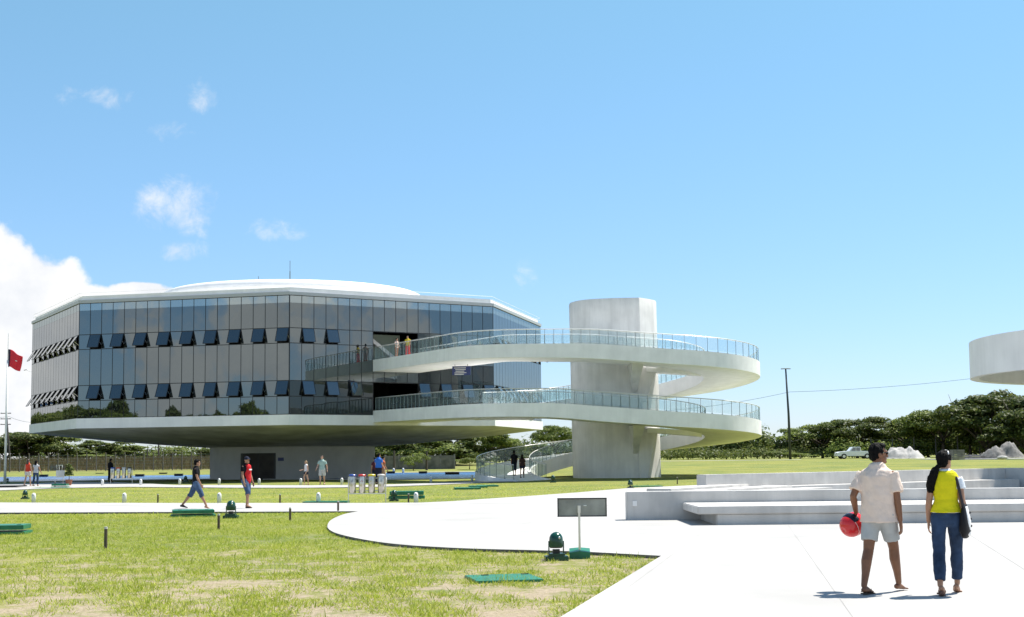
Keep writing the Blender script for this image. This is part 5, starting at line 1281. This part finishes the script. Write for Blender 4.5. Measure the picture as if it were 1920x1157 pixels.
E, J = person((pw_.x, pw_.y, 0), 20, 1.63, 'woman in a yellow vest and jeans with a long black ponytail, walking away', legs=(20, 12, -13, 10), feet=(-2, -16), arms=((-4, 7, 14), (-2, 9, 22)), skin='tan', head_yaw=30,
              hair=('pony', hair_black), gender='f', top=dict(m=cloth('blouse_white', (.68, .72, .76), .06), vest=yel, hem=.06, loose=.012, flare=.012, sleeve=.42, sr=.062, sr2=.068, fold=.005), bottom=dict(m=jeans, len=1.86, loose=.012, waist=.10, belt=mat('belt_brown', (.12, .05, .025), .6), fold=.007),
              shoes=('wedge', mat('wedge_tan', (.26, .14, .10), .6)), vox=.0062, detail=True, build=.97)
hp = J['hp']
MB().tube([hp(-.075, -.03, .085), hp(-.04, .012, .118), hp(0, .028, .13), hp(.04, .012, .118), hp(.075, -.03, .085)], .009, 8).build('hair_band', white_m, E, smooth=True)
# shoulder bag
sp = world_of(E, J['shdR'] + Vector((-.05, -.005, .062))); bw_ = world_of(E, J['wriR'] + Vector((.015, -.055, .03)))
bE = empty('shoulder_bag', (bw_.x, bw_.y, bw_.z), E.rotation_euler.z + R_(-8), 'black and white shoulder bag hanging at the woman\'s right hip', 'bag')
bagm = mat('bag_black', (.005, .0045, .006), .55, spec=.25); b_ = MB()
ebody(b_, [(0, 0, -.17), (0, 0, -.12), (0, 0, .0), (0, 0, .14), (0, 0, .18)], [(.04, .12), (.062, .145), (.055, .135), (.03, .105), (.014, .09)], Vector((1, 0, 0)), 20)
b_.build('bag_body', bagm, bE, smooth=True)
for sx in (1,):
    o = MB(); ebody(o, [(sx * .032, .06 * 0 + .0, -.15), (sx * .044, .0, 0), (sx * .022, 0, .15)], [(.028, .06), (.022, .075), (.014, .06)], Vector((1, 0, 0)), 14); o.build('white_panel', white_m, bE, smooth=True)
for z in (-.06, .02, .09): MB().ell((.066 - .12 * max(0, z), .02, z), (.012, .015, .015), 8, 6).build('stud', black_m, bE)
inv = (Matrix.Translation(bE.location) @ Matrix.Rotation(bE.rotation_euler.z, 4, 'Z')).inverted(); st0 = inv @ sp
for sy in (-.055, .055):
    q = MB(); P = [Vector((0, sy * 1.5, .16)), Vector((0, sy, .16)).lerp(st0 + Vector((.035, sy, -.05)), .55), st0 + Vector((.035, sy * .9, -.05)), st0 + Vector((-.01, sy * .4, .006))]
    ebody(q, P, [(.017, .009)] * 4, Vector((1, 0, 0)), 8); q.build('strap', mat('strap_dark', (.02, .012, .014), .5) if sy < 0 else bagm, bE, smooth=True)

# people farther off
def far(px, pyf, pyt, yaw, label, **k):
    p = at(px, pyf, k.pop('z', 0)); dep = p.y; Hh = k.pop('H', None) or (pyf - pyt) * dep / FPX
    return person(p, yaw, Hh, label, **k)
black_t = cloth('tee_black', (.006, .006, .008)); red_t = cloth('tee_red', (.55, .02, .025)); navy = cloth('navy', (.015, .018, .035))
E, J = far(367, 953.5, 858, 82, 'boy in a black shirt and denim shorts striding right on the near walkway', legs=(27, 4, -24, 16), feet=(4, -14), arms=((14, 6, 14), (-12, 6, 22)), skin='tan', head_yaw=-18, top=dict(m=black_t, hem=-.12, loose=.02, sleeve=.55, fold=.008), bottom=dict(m=jeans_light, len=1.2, loose=.026, name='shorts'), shoes=('shoe', mat('shoe_grey', (.14, .10, .10), .7)), vox=.01)
E, J = far(461, 953, 857, 118, 'man in a cap and red and black shirt with denim shorts near the pedestal door', legs=(24, 34, 2, 4), feet=(-10, 0), arms=((6, 8, 12), (4, 8, 16)), skin='tan', head_yaw=10, hair=('cap', navy), top=dict(m=black_t, front=red_t, fx=-.015, hem=-.12, loose=.022, sleeve=.55), bottom=dict(m=jeans_light, len=1.15, loose=.028, name='shorts'), shoes=('shoe', mat('shoe_dark', (.04, .03, .03), .7)), vox=.01)
SP = J['SP']; q = SP(.66); MB().box((q.x - .01, q.y + .178 * J['s'], q.z), (.13, .02, .045)).build('shirt_print', white_m, E)
far(52, 911.5, 861, 12, 'woman with brown hair in an orange top and pale shorts at far left', legs=(14, 6, -12, 12), arms=((6, 7, 12), (-8, 7, 12)), skin='light', hair=('long', hair_brown), gender='f', top=dict(m=cloth('top_orange', (.62, .06, .03)), hem=-.02, loose=.012, sleeve=0), bottom=dict(m=cloth('shorts_cream', (.6, .58, .54)), len=.55, name='shorts'), vox=.012)
far(67, 911.5, 863.5, 8, 'woman with long black hair in a grey top and dark jeans at far left', legs=(8, 4, -9, 9), arms=((12, 16, 18), (-6, 7, 12)), skin='tan', hair=('long', hair_black), gender='f', top=dict(m=cloth('top_grey', (.5, .5, .52)), hem=-.1, loose=.016, sleeve=.3), bottom=dict(m=jeans, len=1.9, loose=.01), vox=.012)
far(206.5, 904.5, 860.5, 30, 'guard dressed all in black standing beside the distant bin rack', legs=(3, 2, -2, 2), arms=((8, 6, 40), (4, 6, 12)), skin='brown', hair=('cap', black_t), top=dict(m=black_t, hem=-.1, loose=.02, sleeve=1.2, sr2=.05), bottom=dict(m=black_t, len=1.92, loose=.018), vox=.012)
far(574, 909, 864, 232, 'blond woman in a white top and dark shorts walking before the pedestal', legs=(16, 20, -6, 6), arms=((10, 6, 70), (-6, 8, 40)), skin='light', hair=('long', hair_blond), gender='f', top=dict(m=cloth('top_white', (.72, .68, .68)), hem=.02, loose=.012, sleeve=0), bottom=dict(m=navy, len=.42, loose=.014, name='shorts'), vox=.012)
far(604, 909, 854, 188, 'man in a pale green shirt and light shorts walking before the pedestal', legs=(12, 12, -9, 8), arms=((14, 16, 22), (-12, 16, 18)), skin='light', hair=('short', hair_brown), top=dict(m=cloth('tee_pale_green', (.30, .42, .38)), hem=-.12, loose=.026, sleeve=.65), bottom=dict(m=cloth('shorts_light', (.45, .45, .42)), len=.95, loose=.026, name='shorts'), shoes=('shoe', mat('shoe_mid', (.1, .09, .09), .7)), vox=.012)
far(710, 908, 850.5, 35, 'man in a bright blue shirt behind the recycling bins', legs=(4, 3, -3, 3), arms=((8, 8, 30), (6, 8, 26)), skin='light', hair=('short', hair_black), top=dict(m=cloth('shirt_blue', (.03, .14, .5)), hem=-.04, loose=.03, sleeve=.6), bottom=dict(m=navy, len=1.92, loose=.02), vox=.012, build=1.12)
far(718, 907.2, 856, 60, 'person in orange partly hidden by the man in blue', legs=(10, 8, -6, 6), arms=((12, 8, 20), (-4, 8, 14)), skin='tan', hair=('short', hair_black), top=dict(m=cloth('shirt_orange', (.5, .14, .06)), hem=-.1, loose=.02, sleeve=.5), bottom=dict(m=cloth('shorts_tan', (.4, .26, .18)), len=1.0, loose=.02, name='shorts'), vox=.012)
far(703, 907.6, 858, 330, 'dark dressed person mostly hidden left of the man in blue', legs=(4, 3, -3, 3), skin='tan', top=dict(m=cloth('shirt_maroon', (.08, .02, .03)), hem=-.1, loose=.02, sleeve=.6), bottom=dict(m=navy, len=1.9, loose=.02), vox=.013)
def deck_z(x, y): i = min(range(len(LP)), key=lambda k: (LP[k].x - x) ** 2 + (LP[k].y - y) ** 2 + (100 if LZs[k] > 3 else 0)); return LZs[i] - .09
for px, yy, Hh, yw, lab, gm in ((962, 96.2, 1.82, 350, 'taller of two dark figures walking up the ramp entrance', 'm'), (977, 95.4, 1.68, 10, 'shorter of two dark figures walking up the ramp entrance', 'f')):
    x = (px - 960) / FPX * yy; person((x, yy, deck_z(x, yy)), yw, Hh, lab, legs=(12, 8, -10, 8), arms=((8, 6, 20), (-8, 6, 14)), skin='brown', hair=('short' if gm == 'm' else 'long', hair_black), gender=gm, top=dict(m=black_t if gm == 'm' else cloth('blouse_dark', (.05, .025, .02)), hem=-.12, loose=.024, sleeve=.7), bottom=dict(m=navy, len=1.3 if gm == 'm' else .5, loose=.022), vox=.013)
for px, yy, Hh, yw, lab, tc_, bc_ in ((743, 102.4, 1.62, 130, 'person in a pale top at the upper ramp rail', (.6, .45, .38), (.3, .12, .06)), (764, 101.0, 1.68, 200, 'person in a yellow top and red trousers on the upper ramp', (.55, .40, .03), (.5, .03, .03))):
    x = (px - 960) / FPX * yy; person((x, yy, 9.33), yw, Hh, lab, legs=(6, 4, -5, 4), arms=((14, 8, 60), (8, 8, 30)), skin='tan', top=dict(m=cloth('top_' + lab[12:16].strip(), tc_), hem=-.08, loose=.02, sleeve=.5), bottom=dict(m=cloth('trs_' + lab[12:16].strip(), bc_), len=1.9, loose=.02), vox=.013)
finish_people()
# potted plant by the left walkway
p = G(129, 911); e = empty('potted_plant', p, 0, 'leafy yellow green plant in a terracotta pot by the left walkway', 'plant')
MB().lathe([(.16, 0), (.24, .4), (.26, .44), (.22, .44), (.2, .38)], 20).build('pot', mat('terracotta', (.3, .12, .07), .8, var=.2), e); MB().tube([(0, 0, .3), (.03, 0, .9), (0, .02, 1.3)], [.03, .02, .01], 6).build('stem', trunk_m, e)
r5 = np.random.default_rng(31); link('foliage', leaf_mesh('foliage', leaf_cloud([((0, 0, .8), (.3, .3, .28)), ((.05, 0, 1.15), (.3, .3, .25)), ((-.02, 0, 1.4), (.18, .18, .16))], 500, .09, r5), leaf_c), e)
